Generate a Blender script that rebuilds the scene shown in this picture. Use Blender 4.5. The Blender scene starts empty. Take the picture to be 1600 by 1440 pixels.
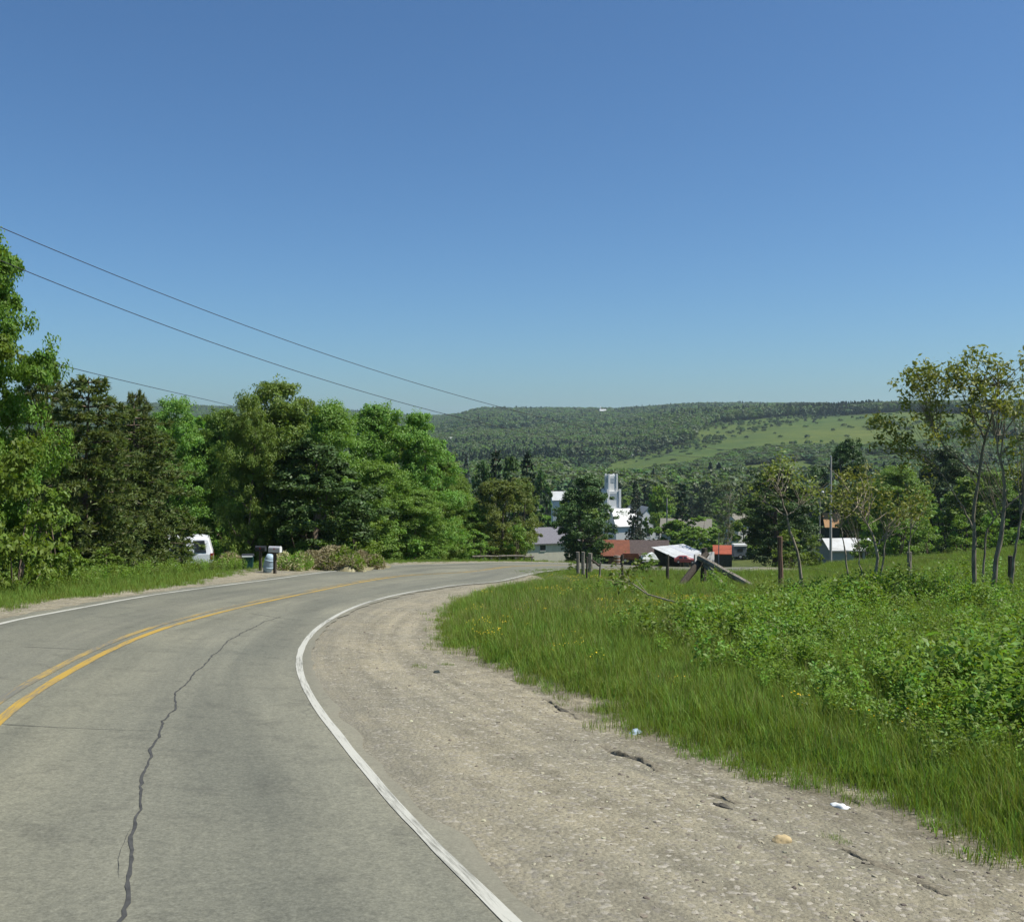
import bpy, math, random
import numpy as np
from mathutils import Vector, Matrix, Euler

R = math.radians
rng = np.random.default_rng(7)
random.seed(7)
scene = bpy.context.scene
COL = scene.collection

# ------------------------------------------------------------------ camera
# units are metres; the lens is at the origin, +Y is straight ahead, +Z up.
F, HX, HY = 1550.0, 800.0, 670.0          # focal length and level line of a 1600 px wide picture
cam_d = bpy.data.cameras.new('camera')
cam = bpy.data.objects.new('camera', cam_d); COL.objects.link(cam)
cam_d.sensor_width = 36.0
cam_d.lens = 36.0 * F / 1600.0
cam_d.shift_y = -(720.0 - HY) / 1600.0
cam_d.clip_start = 0.1; cam_d.clip_end = 30000
cam.rotation_euler = (R(90), 0, 0)
scene.camera = cam

# ------------------------------------------------------------------ sky and sun
SUN_AZ, SUN_EL = R(96), R(58)
world = bpy.data.worlds.new('World'); scene.world = world
world.use_nodes = True
nt = world.node_tree
for n in list(nt.nodes): nt.nodes.remove(n)
sky = nt.nodes.new('ShaderNodeTexSky'); sky.sky_type = 'NISHITA'
sky.sun_disc = False; sky.sun_elevation = SUN_EL; sky.sun_rotation = SUN_AZ
sky.altitude = 400; sky.air_density = 1.0; sky.dust_density = 1.0; sky.ozone_density = 3.0
bgn = nt.nodes.new('ShaderNodeBackground'); bgn.inputs['Strength'].default_value = 0.076
wo = nt.nodes.new('ShaderNodeOutputWorld')
wb = nt.nodes.new('ShaderNodeMix'); wb.data_type = 'RGBA'; wb.blend_type = 'MULTIPLY'; wb.inputs[0].default_value = 1.0
wb.inputs[7].default_value = (0.545, 0.785, 0.975, 1)      # clear summer blue
nt.links.new(sky.outputs[0], wb.inputs[6]); nt.links.new(wb.outputs[2], bgn.inputs[0]); nt.links.new(bgn.outputs[0], wo.inputs[0])
sun_d = bpy.data.lights.new('sun', 'SUN'); sun_d.energy = 4.3; sun_d.angle = R(0.53)
sun_d.color = (1.0, 0.955, 0.88)
sun = bpy.data.objects.new('sun', sun_d); COL.objects.link(sun)
sdir = Vector((math.sin(SUN_AZ) * math.cos(SUN_EL), math.cos(SUN_AZ) * math.cos(SUN_EL), math.sin(SUN_EL)))
sun.rotation_euler = sdir.to_track_quat('Z', 'Y').to_euler()
sun.location = sdir * 60
vs = scene.view_settings
vs.view_transform = 'Standard'; vs.look = 'None'; vs.exposure = 0.6; vs.gamma = 1.0; vs.use_curve_mapping = False
scene.render.engine = 'CYCLES'
cy = scene.cycles
cy.max_bounces = 6; cy.diffuse_bounces = 4; cy.glossy_bounces = 2; cy.transmission_bounces = 4
cy.transparent_max_bounces = 6; cy.volume_bounces = 1
cy.use_denoising = True

# ------------------------------------------------------------------ helpers
def sstep(a, b, x):
    t = np.clip((np.asarray(x, float) - a) / (b - a), 0, 1)
    return t * t * (3 - 2 * t)

def tag(o, label=None, cat=None, group=None, kind=None):
    if label: o['label'] = label
    if cat: o['category'] = cat
    if group: o['group'] = group
    if kind: o['kind'] = kind
    return o

def link(name, mesh, parent=None, loc=None, rot=None, scl=None):
    o = bpy.data.objects.new(name, mesh); COL.objects.link(o)
    if parent is not None: o.parent = parent
    if loc is not None: o.location = loc
    if rot is not None: o.rotation_euler = rot
    if scl is not None: o.scale = scl
    return o

def thing(name, label, cat, loc=(0, 0, 0), rotz=0.0, group=None):
    return tag(link(name, None, None, loc, (0, 0, rotz)), label, cat, group)

def copy_thing(root, loc, rotz, scl=None, label=None, group=None):
    r = root.copy(); COL.objects.link(r); r.location = loc; r.rotation_euler = (0, 0, rotz)
    if scl is not None: r.scale = scl
    if label: r['label'] = label
    if group: r['group'] = group
    for ch in list(root.children):
        c = ch.copy(); COL.objects.link(c); c.parent = r
        for g in list(ch.children):
            d = g.copy(); COL.objects.link(d); d.parent = c
    return r

class MB:
    """collects polygons; build() makes ONE mesh"""
    def __init__(s): s.v = []; s.f = []; s.mi = []; s.n = 0
    def add(s, V, Fc, mi=0):
        V = np.asarray(V, float).reshape(-1, 3)
        s.v.append(V); s.f += [tuple(i + s.n for i in q) for q in Fc]; s.mi += [mi] * len(Fc); s.n += len(V)
        return s
    def box(s, a, b, M=None, mi=0, taper=1.0):
        (x0, y0, z0), (x1, y1, z1) = a, b
        cx, cyy = (x0 + x1) / 2, (y0 + y1) / 2
        V = np.array([(x0, y0, z0), (x1, y0, z0), (x1, y1, z0), (x0, y1, z0), (x0, y0, z1), (x1, y0, z1), (x1, y1, z1), (x0, y1, z1)], float)
        V[4:, 0] = cx + (V[4:, 0] - cx) * taper; V[4:, 1] = cyy + (V[4:, 1] - cyy) * taper
        if M is not None: V = np.array([M @ Vector(p) for p in V])
        return s.add(V, [(0, 3, 2, 1), (4, 5, 6, 7), (0, 1, 5, 4), (1, 2, 6, 5), (2, 3, 7, 6), (3, 0, 4, 7)], mi)
    def tube(s, P, rad, n=6, mi=0, cap=True):
        P = np.asarray(P, float); k = len(P)
        rad = np.full(k, rad) if np.isscalar(rad) else np.asarray(rad, float)
        T = np.gradient(P, axis=0); T /= np.linalg.norm(T, axis=1)[:, None] + 1e-9
        up = np.where(np.abs(T[:, 2:3]) > 0.9, np.array([[1., 0, 0]]), np.array([[0, 0, 1.]]))
        A = np.cross(T, up); A /= np.linalg.norm(A, axis=1)[:, None]; B = np.cross(T, A)
        an = np.arange(n) * 2 * math.pi / n
        V = P[:, None] + rad[:, None, None] * (np.cos(an)[None, :, None] * A[:, None] + np.sin(an)[None, :, None] * B[:, None])
        Fc = [(i * n + j, i * n + (j + 1) % n, (i + 1) * n + (j + 1) % n, (i + 1) * n + j) for i in range(k - 1) for j in range(n)]
        if cap: Fc += [tuple(range(n))[::-1], tuple(range((k - 1) * n, k * n))]
        return s.add(V.reshape(-1, 3), Fc, mi)
    def lathe(s, prof, n=14, mi=0, c=(0, 0, 0)):
        an = np.arange(n) * 2 * math.pi / n
        V = [(c[0] + r * math.cos(a), c[1] + r * math.sin(a), c[2] + z) for r, z in prof for a in an]
        k = len(prof)
        Fc = [(i * n + j, i * n + (j + 1) % n, (i + 1) * n + (j + 1) % n, (i + 1) * n + j) for i in range(k - 1) for j in range(n)]
        Fc += [tuple(range(n))[::-1], tuple(range((k - 1) * n, k * n))]
        return s.add(V, Fc, mi)
    def mesh(s, name, mats, smooth=False):
        me = bpy.data.meshes.new(name)
        V = np.concatenate(s.v) if s.v else np.zeros((0, 3))
        me.from_pydata(V.tolist(), [], s.f)
        for m in (mats if isinstance(mats, (list, tuple)) else [mats]): me.materials.append(m)
        me.polygons.foreach_set('material_index', s.mi)
        if smooth: me.polygons.foreach_set('use_smooth', [True] * len(s.f))
        me.update()
        return me
    def build(s, name, mats, parent=None, loc=None, rot=None, smooth=False):
        return link(name, s.mesh(name, mats, smooth), parent, loc, rot)

def big_mesh(name, V, Q, mat, attrs=None, smooth=False):
    """fast mesh from vertex array and an (n,k) face array"""
    V = np.ascontiguousarray(V, np.float32); Q = np.ascontiguousarray(Q, np.int32)
    me = bpy.data.meshes.new(name); n, k = Q.shape
    me.vertices.add(len(V)); me.vertices.foreach_set('co', V.ravel())
    me.loops.add(n * k); me.loops.foreach_set('vertex_index', Q.ravel())
    me.polygons.add(n); me.polygons.foreach_set('loop_start', np.arange(0, n * k, k, dtype=np.int32))
    try: me.polygons.foreach_set('loop_total', np.full(n, k, np.int32))
    except Exception: pass
    if smooth: me.polygons.foreach_set('use_smooth', np.ones(n, bool))
    for m in (mat if isinstance(mat, (list, tuple)) else [mat]): me.materials.append(m)
    for an, (ty, dom, data) in (attrs or {}).items():
        a = me.attributes.new(an, ty, dom)
        a.data.foreach_set('color' if 'COLOR' in ty else 'value', np.ascontiguousarray(data, np.float32).ravel())
    me.update(calc_edges=True)
    return me

# ------------------------------------------------------------------ materials
def new_mat(name):
    m = bpy.data.materials.new(name); m.use_nodes = True
    t = m.node_tree
    for n in list(t.nodes): t.nodes.remove(n)
    return m, t, t.nodes.new('ShaderNodeOutputMaterial')

def N(t, ty, **kw):
    n = t.nodes.new(ty)
    for k, v in kw.items():
        if k.startswith('_'): setattr(n, k[1:], v)
        else: n.inputs[k.replace('__', ' ')].default_value = v
    return n

def ramp(t, fac, stops):
    r = t.nodes.new('ShaderNodeValToRGB')
    el = r.color_ramp.elements
    while len(el) < len(stops): el.new(0.5)
    for e, (p, c) in zip(el, stops):
        e.position = p; e.color = (*c, 1) if len(c) == 3 else c
    t.links.new(fac, r.inputs[0])
    return r.outputs[0]

def noise(t, scale, detail=4, rough=0.55, vec=None, coord='Object', stretch=None):
    n = t.nodes.new('ShaderNodeTexNoise'); n.inputs['Scale'].default_value = scale
    n.inputs['Detail'].default_value = detail; n.inputs['Roughness'].default_value = rough
    if vec is None:
        tc = t.nodes.new('ShaderNodeTexCoord'); vec = tc.outputs[coord]
    if stretch:
        mp = t.nodes.new('ShaderNodeMapping'); mp.inputs['Scale'].default_value = stretch
        t.links.new(vec, mp.inputs[0]); vec = mp.outputs[0]
    t.links.new(vec, n.inputs['Vector'])
    return n.outputs[0]

def mixc(t, fac, a, b, mode='MIX'):
    n = t.nodes.new('ShaderNodeMix'); n.data_type = 'RGBA'; n.blend_type = mode
    for i, v in ((0, fac), (6, a), (7, b)):
        if hasattr(v, 'is_linked'): t.links.new(v, n.inputs[i])
        else: n.inputs[i].default_value = v if i == 0 else ((*v, 1) if len(v) == 3 else v)
    return n.outputs[2]

def mth(t, op, a, b=None, clamp=False):
    n = t.nodes.new('ShaderNodeMath'); n.operation = op; n.use_clamp = clamp
    for i, v in ((0, a), (1, b)):
        if v is None: continue
        if hasattr(v, 'is_linked'): t.links.new(v, n.inputs[i])
        else: n.inputs[i].default_value = v
    return n.outputs[0]

def bsdf(t, out, col, rough=0.8, spec=0.3, metal=0.0, bump=None, bstr=0.3, bdist=0.02):
    p = t.nodes.new('ShaderNodeBsdfPrincipled')
    if hasattr(col, 'is_linked'): t.links.new(col, p.inputs['Base Color'])
    else: p.inputs['Base Color'].default_value = (*col, 1)
    if hasattr(rough, 'is_linked'): t.links.new(rough, p.inputs['Roughness'])
    else: p.inputs['Roughness'].default_value = rough
    p.inputs['Specular IOR Level'].default_value = spec; p.inputs['Metallic'].default_value = metal
    if bump is not None:
        b = t.nodes.new('ShaderNodeBump'); b.inputs['Strength'].default_value = bstr; b.inputs['Distance'].default_value = bdist
        t.links.new(bump, b.inputs['Height']); t.links.new(b.outputs[0], p.inputs['Normal'])
    t.links.new(p.outputs[0], out.inputs[0])
    return p

def m_plain(name, col, rough=0.7, spec=0.3, metal=0.0, var=0.25, scale=6.0, dirt=None, bstr=0.0, stretch=None):
    """a colour with grain and soft wear"""
    m, t, out = new_mat(name)
    n1 = noise(t, scale, 5, 0.6, stretch=stretch)
    lo = tuple(c * (1 - var) for c in col); hi = tuple(min(1, c * (1 + var)) for c in col)
    c = ramp(t, n1, [(0.3, lo), (0.7, hi)])
    if dirt:
        n2 = noise(t, scale * 0.35, 5, 0.7)
        c = mixc(t, ramp(t, n2, [(0.45, (0, 0, 0)), (0.7, (1, 1, 1))]), c, dirt)
    bsdf(t, out, c, rough, spec, metal, n1 if bstr else None, bstr)
    return m

def m_leaf(name, col, var=0.5, trans=0.38, hue=0.035, gloss=0.35, tree_var=0.45, warm=(1.35, 1.15, 0.6)):
    m, t, out = new_mat(name)
    at = N(t, 'ShaderNodeAttribute', _attribute_name='rnd')
    oi = t.nodes.new('ShaderNodeObjectInfo')
    h = t.nodes.new('ShaderNodeHueSaturation'); h.inputs['Color'].default_value = (*col, 1)
    # per-leaf and per-tree change of hue and of value
    hv = mth(t, 'ADD', mth(t, 'MULTIPLY', mth(t, 'SUBTRACT', at.outputs['Fac'], 0.5), hue), mth(t, 'MULTIPLY', mth(t, 'SUBTRACT', oi.outputs['Random'], 0.5), hue * 1.2))
    t.links.new(mth(t, 'ADD', hv, 0.5), h.inputs['Hue'])
    vv = mth(t, 'MULTIPLY', mth(t, 'ADD', mth(t, 'MULTIPLY', at.outputs['Fac'], var), 1 - var / 2),
             mth(t, 'ADD', mth(t, 'MULTIPLY', oi.outputs['Random'], tree_var), 1 - tree_var / 2))
    t.links.new(vv, h.inputs['Value'])
    wn = t.nodes.new('ShaderNodeTexWhiteNoise'); wn.noise_dimensions = '1D'; t.links.new(at.outputs['Fac'], wn.inputs['W'])
    c = mixc(t, mth(t, 'MULTIPLY', wn.outputs['Value'], 0.35), h.outputs[0], tuple(min(1, a * b) for a, b in zip(col, warm)))
    p = t.nodes.new('ShaderNodeBsdfPrincipled'); t.links.new(c, p.inputs['Base Color'])
    p.inputs['Roughness'].default_value = 0.55; p.inputs['Specular IOR Level'].default_value = gloss
    tr = t.nodes.new('ShaderNodeBsdfTranslucent')
    t.links.new(mixc(t, 1.0, c, (1.25, 1.2, 0.55), 'MULTIPLY'), tr.inputs[0])
    mx = t.nodes.new('ShaderNodeMixShader'); mx.inputs[0].default_value = trans
    t.links.new(p.outputs[0], mx.inputs[1]); t.links.new(tr.outputs[0], mx.inputs[2]); t.links.new(mx.outputs[0], out.inputs[0])
    return m

L_MAPLE = m_leaf('leaf_bright_maple', (0.125, 0.220, 0.030), gloss=0.3)
L_DECID = m_leaf('leaf_broadleaf', (0.150, 0.258, 0.048))
L_OLIVE = m_leaf('leaf_olive', (0.140, 0.190, 0.048))
L_DARK = m_leaf('leaf_dark_maple', (0.055, 0.110, 0.026), trans=0.15)
L_GREY = m_leaf('leaf_greyish', (0.100, 0.140, 0.072))
L_PINE = m_leaf('needle_brownish_pine', (0.128, 0.182, 0.052), trans=0.3, hue=0.05, warm=(1.15, 0.85, 0.8))
L_SPRUCE = m_leaf('needle_spruce', (0.070, 0.098, 0.068), trans=0.05)
L_BLUE = m_leaf('needle_blue_spruce', (0.13, 0.175, 0.17), trans=0.05, warm=(1, 1, 1))
L_SAPLING = m_leaf('leaf_young_sapling', (0.21, 0.255, 0.06), trans=0.3)
L_BUSH = m_leaf('leaf_roadside_bush', (0.150, 0.250, 0.038))
L_WEED = m_leaf('leaf_weed', (0.165, 0.275, 0.045), trans=0.38, gloss=0.12)
L_GRASS = m_leaf('grass_blade', (0.165, 0.250, 0.050), trans=0.36, hue=0.05, gloss=0.12, warm=(1.5, 1.25, 0.9))
L_FARL = m_leaf('leaf_far_light', (0.092, 0.158, 0.040), tree_var=0.7)
L_FARD = m_leaf('leaf_far_dark', (0.048, 0.095, 0.030), tree_var=0.7, trans=0.15)
L_FARC = m_leaf('leaf_far_conifer', (0.026, 0.056, 0.028), trans=0.08)
L_DRY = m_leaf('dry_cut_grass', (0.300, 0.275, 0.150), trans=0.15, warm=(1.1, 1.0, 0.8))
BARK = m_plain('bark_grey_brown', (0.15, 0.115, 0.085), 0.9, 0.2, var=0.5, scale=9, bstr=0.4, stretch=(1, 1, 0.2))
STEM = m_plain('grey_young_bark', (0.235, 0.20, 0.15), 0.9, 0.2, var=0.5, scale=14, bstr=0.4, stretch=(1, 1, 0.3))
BARK_PALE = m_plain('bark_pale', (0.32, 0.27, 0.20), 0.9, 0.2, var=0.45, scale=14, bstr=0.4, stretch=(1, 1, 0.3))
OLD_WOOD = m_plain('weathered_wood', (0.24, 0.215, 0.175), 0.9, 0.2, var=0.45, scale=22, dirt=(0.10, 0.085, 0.065), bstr=0.5, stretch=(1, 1, 0.12))
DARK_WOOD = m_plain('dark_wood', (0.075, 0.062, 0.048), 0.9, 0.2, var=0.4, scale=22, bstr=0.4, stretch=(1, 1, 0.12))
RUST_WOOD = m_plain('reddish_wood', (0.17, 0.105, 0.075), 0.9, 0.2, var=0.4, scale=22, bstr=0.4, stretch=(1, 1, 0.12))
WHITE_PAINT = m_plain('white_paint', (0.66, 0.66, 0.63), 0.55, 0.4, var=0.06, scale=3)
CREAM = m_plain('cream_siding', (0.62, 0.58, 0.46), 0.7, 0.3, var=0.08, scale=3)
WHITE_ROOF = m_plain('white_metal_roof', (0.50, 0.51, 0.50), 0.45, 0.5, var=0.08, scale=2, dirt=(0.40, 0.40, 0.37))
GREY_ROOF = m_plain('grey_shingle_roof', (0.17, 0.165, 0.18), 0.9, 0.2, var=0.25, scale=8)
SLATE = m_plain('blue_grey_roof', (0.16, 0.18, 0.20), 0.8, 0.3, var=0.2, scale=8)
BROWN_ROOF = m_plain('dark_brown_roof', (0.085, 0.066, 0.060), 0.85, 0.2, var=0.3, scale=5)
RUST_ROOF = m_plain('rusty_metal_roof', (0.19, 0.072, 0.042), 0.85, 0.2, var=0.25, scale=2.5, dirt=(0.15, 0.062, 0.042))
ORANGE_ROOF = m_plain('orange_red_metal_roof', (0.33, 0.072, 0.033), 0.6, 0.3, var=0.15, scale=3)
TAN = m_plain('tan_board', (0.40, 0.235, 0.115), 0.8, 0.2, var=0.15, scale=4)
TAUPE_ROOF = m_plain('taupe_shingle_roof', (0.20, 0.19, 0.155), 0.9, 0.2, var=0.2, scale=6)
DARK_WALL = m_plain('dark_green_boards', (0.045, 0.055, 0.050), 0.85, 0.2, var=0.3, scale=6)
GREY_WALL = m_plain('grey_metal_wall', (0.33, 0.37, 0.39), 0.6, 0.3, var=0.1, scale=4)
GLASS = m_plain('dark_window_glass', (0.025, 0.03, 0.035), 0.08, 0.6, var=0.1, scale=2)
RUBBER = m_plain('black_rubber', (0.02, 0.02, 0.02), 0.85, 0.2, var=0.2, scale=20)
CAR_WHITE = m_plain('white_car_paint', (0.76, 0.77, 0.78), 0.25, 0.5, var=0.03, scale=2)
CAR_RED = m_plain('faded_red_car_paint', (0.26, 0.06, 0.06), 0.4, 0.5, var=0.15, scale=3)
CHROME = m_plain('chrome', (0.65, 0.66, 0.68), 0.2, 0.5, 0.9, var=0.05, scale=2)
LAMP_RED = m_plain('tail_lamp_red', (0.30, 0.02, 0.02), 0.3, 0.5, var=0.1)
GALV = m_plain('pale_grey_sheet_metal', (0.52, 0.53, 0.55), 0.45, 0.5, 0.2, var=0.1, scale=9, dirt=(0.40, 0.40, 0.40))
TEAL = m_plain('dark_teal_plastic', (0.018, 0.085, 0.085), 0.5, 0.4, var=0.15, scale=4)
PALE_BLUE = m_plain('pale_blue_plastic', (0.36, 0.47, 0.54), 0.45, 0.4, var=0.1, scale=8)
BLACK_PL = m_plain('black_plastic', (0.03, 0.032, 0.035), 0.5, 0.4, var=0.15)
WIRE_M = m_plain('dark_cable', (0.035, 0.035, 0.04), 0.7, 0.3, var=0.1)
POLE_M = m_plain('silvery_pole_wood', (0.36, 0.34, 0.31), 0.85, 0.2, var=0.3, scale=12, bstr=0.2, stretch=(1, 1, 0.1))
BRICK_M = m_plain('chimney_brick', (0.24, 0.15, 0.12), 0.9, 0.2, var=0.25, scale=12)
PAPER = m_plain('white_litter_paper', (0.75, 0.78, 0.74), 0.6, 0.3, var=0.06)
BLUE_PAPER = m_plain('pale_blue_litter', (0.42, 0.52, 0.66), 0.5, 0.4, var=0.2, scale=20)
CLOD = m_plain('dark_asphalt_clod', (0.085, 0.078, 0.062), 0.95, 0.15, var=0.5, scale=25, bstr=0.6)
ROCK_TAN = m_plain('tan_rock', (0.42, 0.33, 0.18), 0.9, 0.2, var=0.2, scale=20, bstr=0.4)
PEBBLE = m_leaf('pebble_stone', (0.215, 0.190, 0.140), var=0.9, trans=0.0, hue=0.05, gloss=0.2, tree_var=0.9, warm=(1.25, 1.2, 1.15))
PETAL = m_leaf('yellow_petal', (0.72, 0.52, 0.015), trans=0.2, hue=0.01, warm=(1, 1, 1))

# ------------------------------------------------------------------ lie of the land
HC, GA, GB = 2.2, 0.100, 0.050       # lens above the road, grade down the road, cross fall
def plane(x, y): return -(HC + GA * y + GB * np.clip(x, -10.5, 25))
def on_plane(pts):
    p = np.array(pts, float); u = (p[:, 0] - HX) / F; v = -(p[:, 1] - HY) / F
    d = -HC / (v + GA + GB * u)
    return np.c_[u * d, d]
def smooth_line(P, head, tail, deg=6, step=0.25, fit=True):
    """smooth curve through surveyed points, run on by the given world points"""
    s = np.r_[0, np.cumsum(np.hypot(*np.diff(P, axis=0).T))]
    if fit:
        w = 1 / (1 + 0.03 * P[:, 1])
        cx = np.polyfit(s, P[:, 0], deg, w=w); cyy = np.polyfit(s, P[:, 1], deg, w=w)
        si = np.arange(0, s[-1] + step * .5, step)
        res = P - np.c_[np.polyval(cx, s), np.polyval(cyy, s)]              # keep to the surveyed points
        P = np.c_[np.polyval(cx, si) + np.interp(si, s, res[:, 0]), np.polyval(cyy, si) + np.interp(si, s, res[:, 1])]
    P = np.concatenate([np.array(head).reshape(-1, 2), P, np.array(tail).reshape(-1, 2)])
    # re-sample, then relax
    for k in range(2):
        s = np.r_[0, np.cumsum(np.hypot(*np.diff(P, axis=0).T))]
        si = np.linspace(0, s[-1], int(s[-1] / step))
        P = np.c_[np.interp(si, s, P[:, 0]), np.interp(si, s, P[:, 1])]
        ker = np.ones(9) / 9
        Q = np.c_[np.convolve(np.pad(P[:, 0], 4, 'edge'), ker, 'valid'), np.convolve(np.pad(P[:, 1], 4, 'edge'), ker, 'valid')]
        Q[0], Q[-1] = P[0], P[-1]; P = Q
    return P

PX_WHITE = [(782, 1430), (728, 1375), (662, 1313), (609, 1256), (572, 1206.6), (535, 1161), (506.6, 1124.6), (482, 1088), (467.6, 1051), (465.6, 1030), (474, 1010), (494, 985), (523, 965), (564, 946), (605, 934), (654, 924), (703, 915.5)]
PX_YEL = [(0, 1108), (82, 1059), (164, 1016), (246, 983), (307, 966), (369, 950), (443, 934), (482, 926), (535, 915), (613, 902), (640, 899)]
PX_LEFT = [(0, 976), (123, 952.5), (246, 930), (369, 913.5), (443, 904), (482, 898), (543, 891), (646, 883)]
PX_GRASS = [(1600, 1350), (1500, 1295), (1300, 1232), (1150, 1192), (1000, 1150), (900, 1102), (800, 1060), (720, 1030), (692, 1010), (685, 985), (700, 955), (740, 932), (820, 905), (875, 887)]
PX_LGRASS = [(0, 952), (50, 942), (100, 934), (200, 926), (300, 911), (427, 889), (499, 886), (594, 881.5), (641, 879.5)]
PX_CRACK = [(195, 1440), (194, 1400), (206, 1340), (213, 1290), (221, 1265), (222, 1240), (230, 1195), (237, 1170), (250, 1150), (262, 1125), (272, 1108), (273, 1088), (290, 1073), (305, 1055), (330, 1030), (350, 1010), (380, 990), (410, 975), (440, 965)]
FAR_TAIL = [(9.5, 70.5), (14, 77), (17, 87), (18.5, 100), (19, 125)]
W0 = on_plane(PX_WHITE); Y0 = on_plane(PX_YEL); L0 = on_plane(PX_LEFT); G0 = on_plane(PX_GRASS); LG0 = on_plane(PX_LGRASS)
def back(P, dx, dy):
    if dx is None: v = P[0] - P[2]; v = v / np.hypot(*v); dx, dy = v
    return [(P[0, 0] + dx * k, P[0, 1] + dy * k) for k in (26, 18, 10, 5, 2)]
LINE_W = smooth_line(W0, back(W0, None, None), [(-0.5, 40.0), (1.2, 50.0), (3.2, 57.0), (5.8, 61.5), (11, 66), (16.5, 71.5), (21, 84), (22.3, 100), (22.8, 125)], 7)
LINE_Y = smooth_line(Y0, back(Y0, 0.30, -0.95), [(-2.2, 46.5), (0.0, 57.0), (3.0, 62.6), (10, 68.2), (15.2, 74.2), (19, 85), (20.4, 100), (20.9, 125)], 5)
LINE_L = smooth_line(L0, back(L0, 0.16, -0.98), [(-4.0, 54.0), (-1.0, 61.8), (3.2, 66.6)] + FAR_TAIL, 4)
LINE_G = smooth_line(G0, [(9.5, -16), (7.0, -6), (4.9, 2.2)], [(4.4, 59), (7.2, 61.2), (12.5, 64.5), (18.5, 69.5), (23.2, 82), (24.5, 100), (25, 125)], 7)
LINE_LG = smooth_line(LG0, [(-9.8, -14), (-9.9, 0), (-9.9, 8)], [(-3.4, 59.0), (-0.6, 64), (3.0, 68.2), (8.6, 72.0), (12.6, 78.5), (15.3, 88), (16.8, 100), (17.3, 125)], 4)

def side_dist(line, x, y, near=140.0):
    """signed distance to a line, positive on its right when walking along it"""
    x = np.atleast_1d(np.asarray(x, float)); y = np.atleast_1d(np.asarray(y, float))
    A = line[::2]; D = np.diff(A, axis=0); L2 = (D ** 2).sum(1) + 1e-12
    out = np.full(x.shape, 1e3)
    idx = np.arange(len(x))
    for c in np.array_split(idx, max(1, len(idx) // 20000)):
        rx = x[c, None] - A[None, :-1, 0]; ry = y[c, None] - A[None, :-1, 1]
        t = np.clip((rx * D[:, 0] + ry * D[:, 1]) / L2, 0, 1)
        ex = rx - t * D[:, 0]; ey = ry - t * D[:, 1]
        d2 = ex * ex + ey * ey; k = d2.argmin(1); r_ = np.arange(len(c))
        cr = D[k, 0] * ey[r_, k] - D[k, 1] * ex[r_, k]
        out[c] = np.sqrt(d2[r_, k]) * np.where(cr < 0, 1, -1)
    return out

T_PX = np.array([-600, 200, 500, 680, 760, 950, 1100, 1240, 1400, 1600, 2200], float)
T_R = np.array([300, 450, 800, 1100, 1400, 1900, 2600, 3300, 4500, 9000], float)
T_Z = np.array([
    [-36, -36, -36, -34, -28, -2, 36, 70, 60, 30],
    [-36, -36, -36, -34, -28, -2, 36, 68, 60, 30],
    [-36, -36, -36, -33, -25, -5, 25, 53, 50, 20],
    [-36, -36, -36, -33, -22, -5, 16, 34, 30, 20],
    [-36, -36, -36, -30, -18, 8, 44, 38, 30, 20],
    [-36, -36, -35, -27, -14, 10, 45, 40, 35, 20],
    [-36, -36, -31, -11, 13, 26, 53, 48, 40, 20],
    [-36, -36, -28, -4, 20, 31, 52, 46, 40, 20],
    [-36, -35, -25, -3, 23, 33, 34, 34, 34, 20],
    [-36, -34, -24, -3, 22, 30, 30, 30, 30, 20],
    [-36, -34, -24, -3, 22, 30, 30, 30, 30, 20]], float)
def far_table(px, r):
    px = np.clip(px, T_PX[0], T_PX[-1]); r = np.clip(r, T_R[0], T_R[-1])
    i = np.clip(np.searchsorted(T_PX, px, 'right') - 1, 0, len(T_PX) - 2); j = np.clip(np.searchsorted(T_R, r, 'right') - 1, 0, len(T_R) - 2)
    a = (px - T_PX[i]) / (T_PX[i + 1] - T_PX[i]); b = (r - T_R[j]) / (T_R[j + 1] - T_R[j])
    a = a * a * (3 - 2 * a)
    return (T_Z[i, j] * (1 - a) + T_Z[i + 1, j] * a) * (1 - b) + (T_Z[i, j + 1] * (1 - a) + T_Z[i + 1, j + 1] * a) * b
def wob(x, y, s, k=0.0):
    return (np.sin(x / s + 1.3 + k) * np.cos(y / s * 0.83 - 0.7 + k) + 0.5 * np.sin(x / s * 2.1 - y / s * 1.7 + k) + 0.25 * np.sin(x / s * 4.3 + y / s * 3.9 + 2 * k)) / 1.75
def bearing(x, y):
    az = np.arctan2(x, y); az = np.clip(az, -1.05, 1.05)
    return HX + F * np.tan(az)
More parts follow.
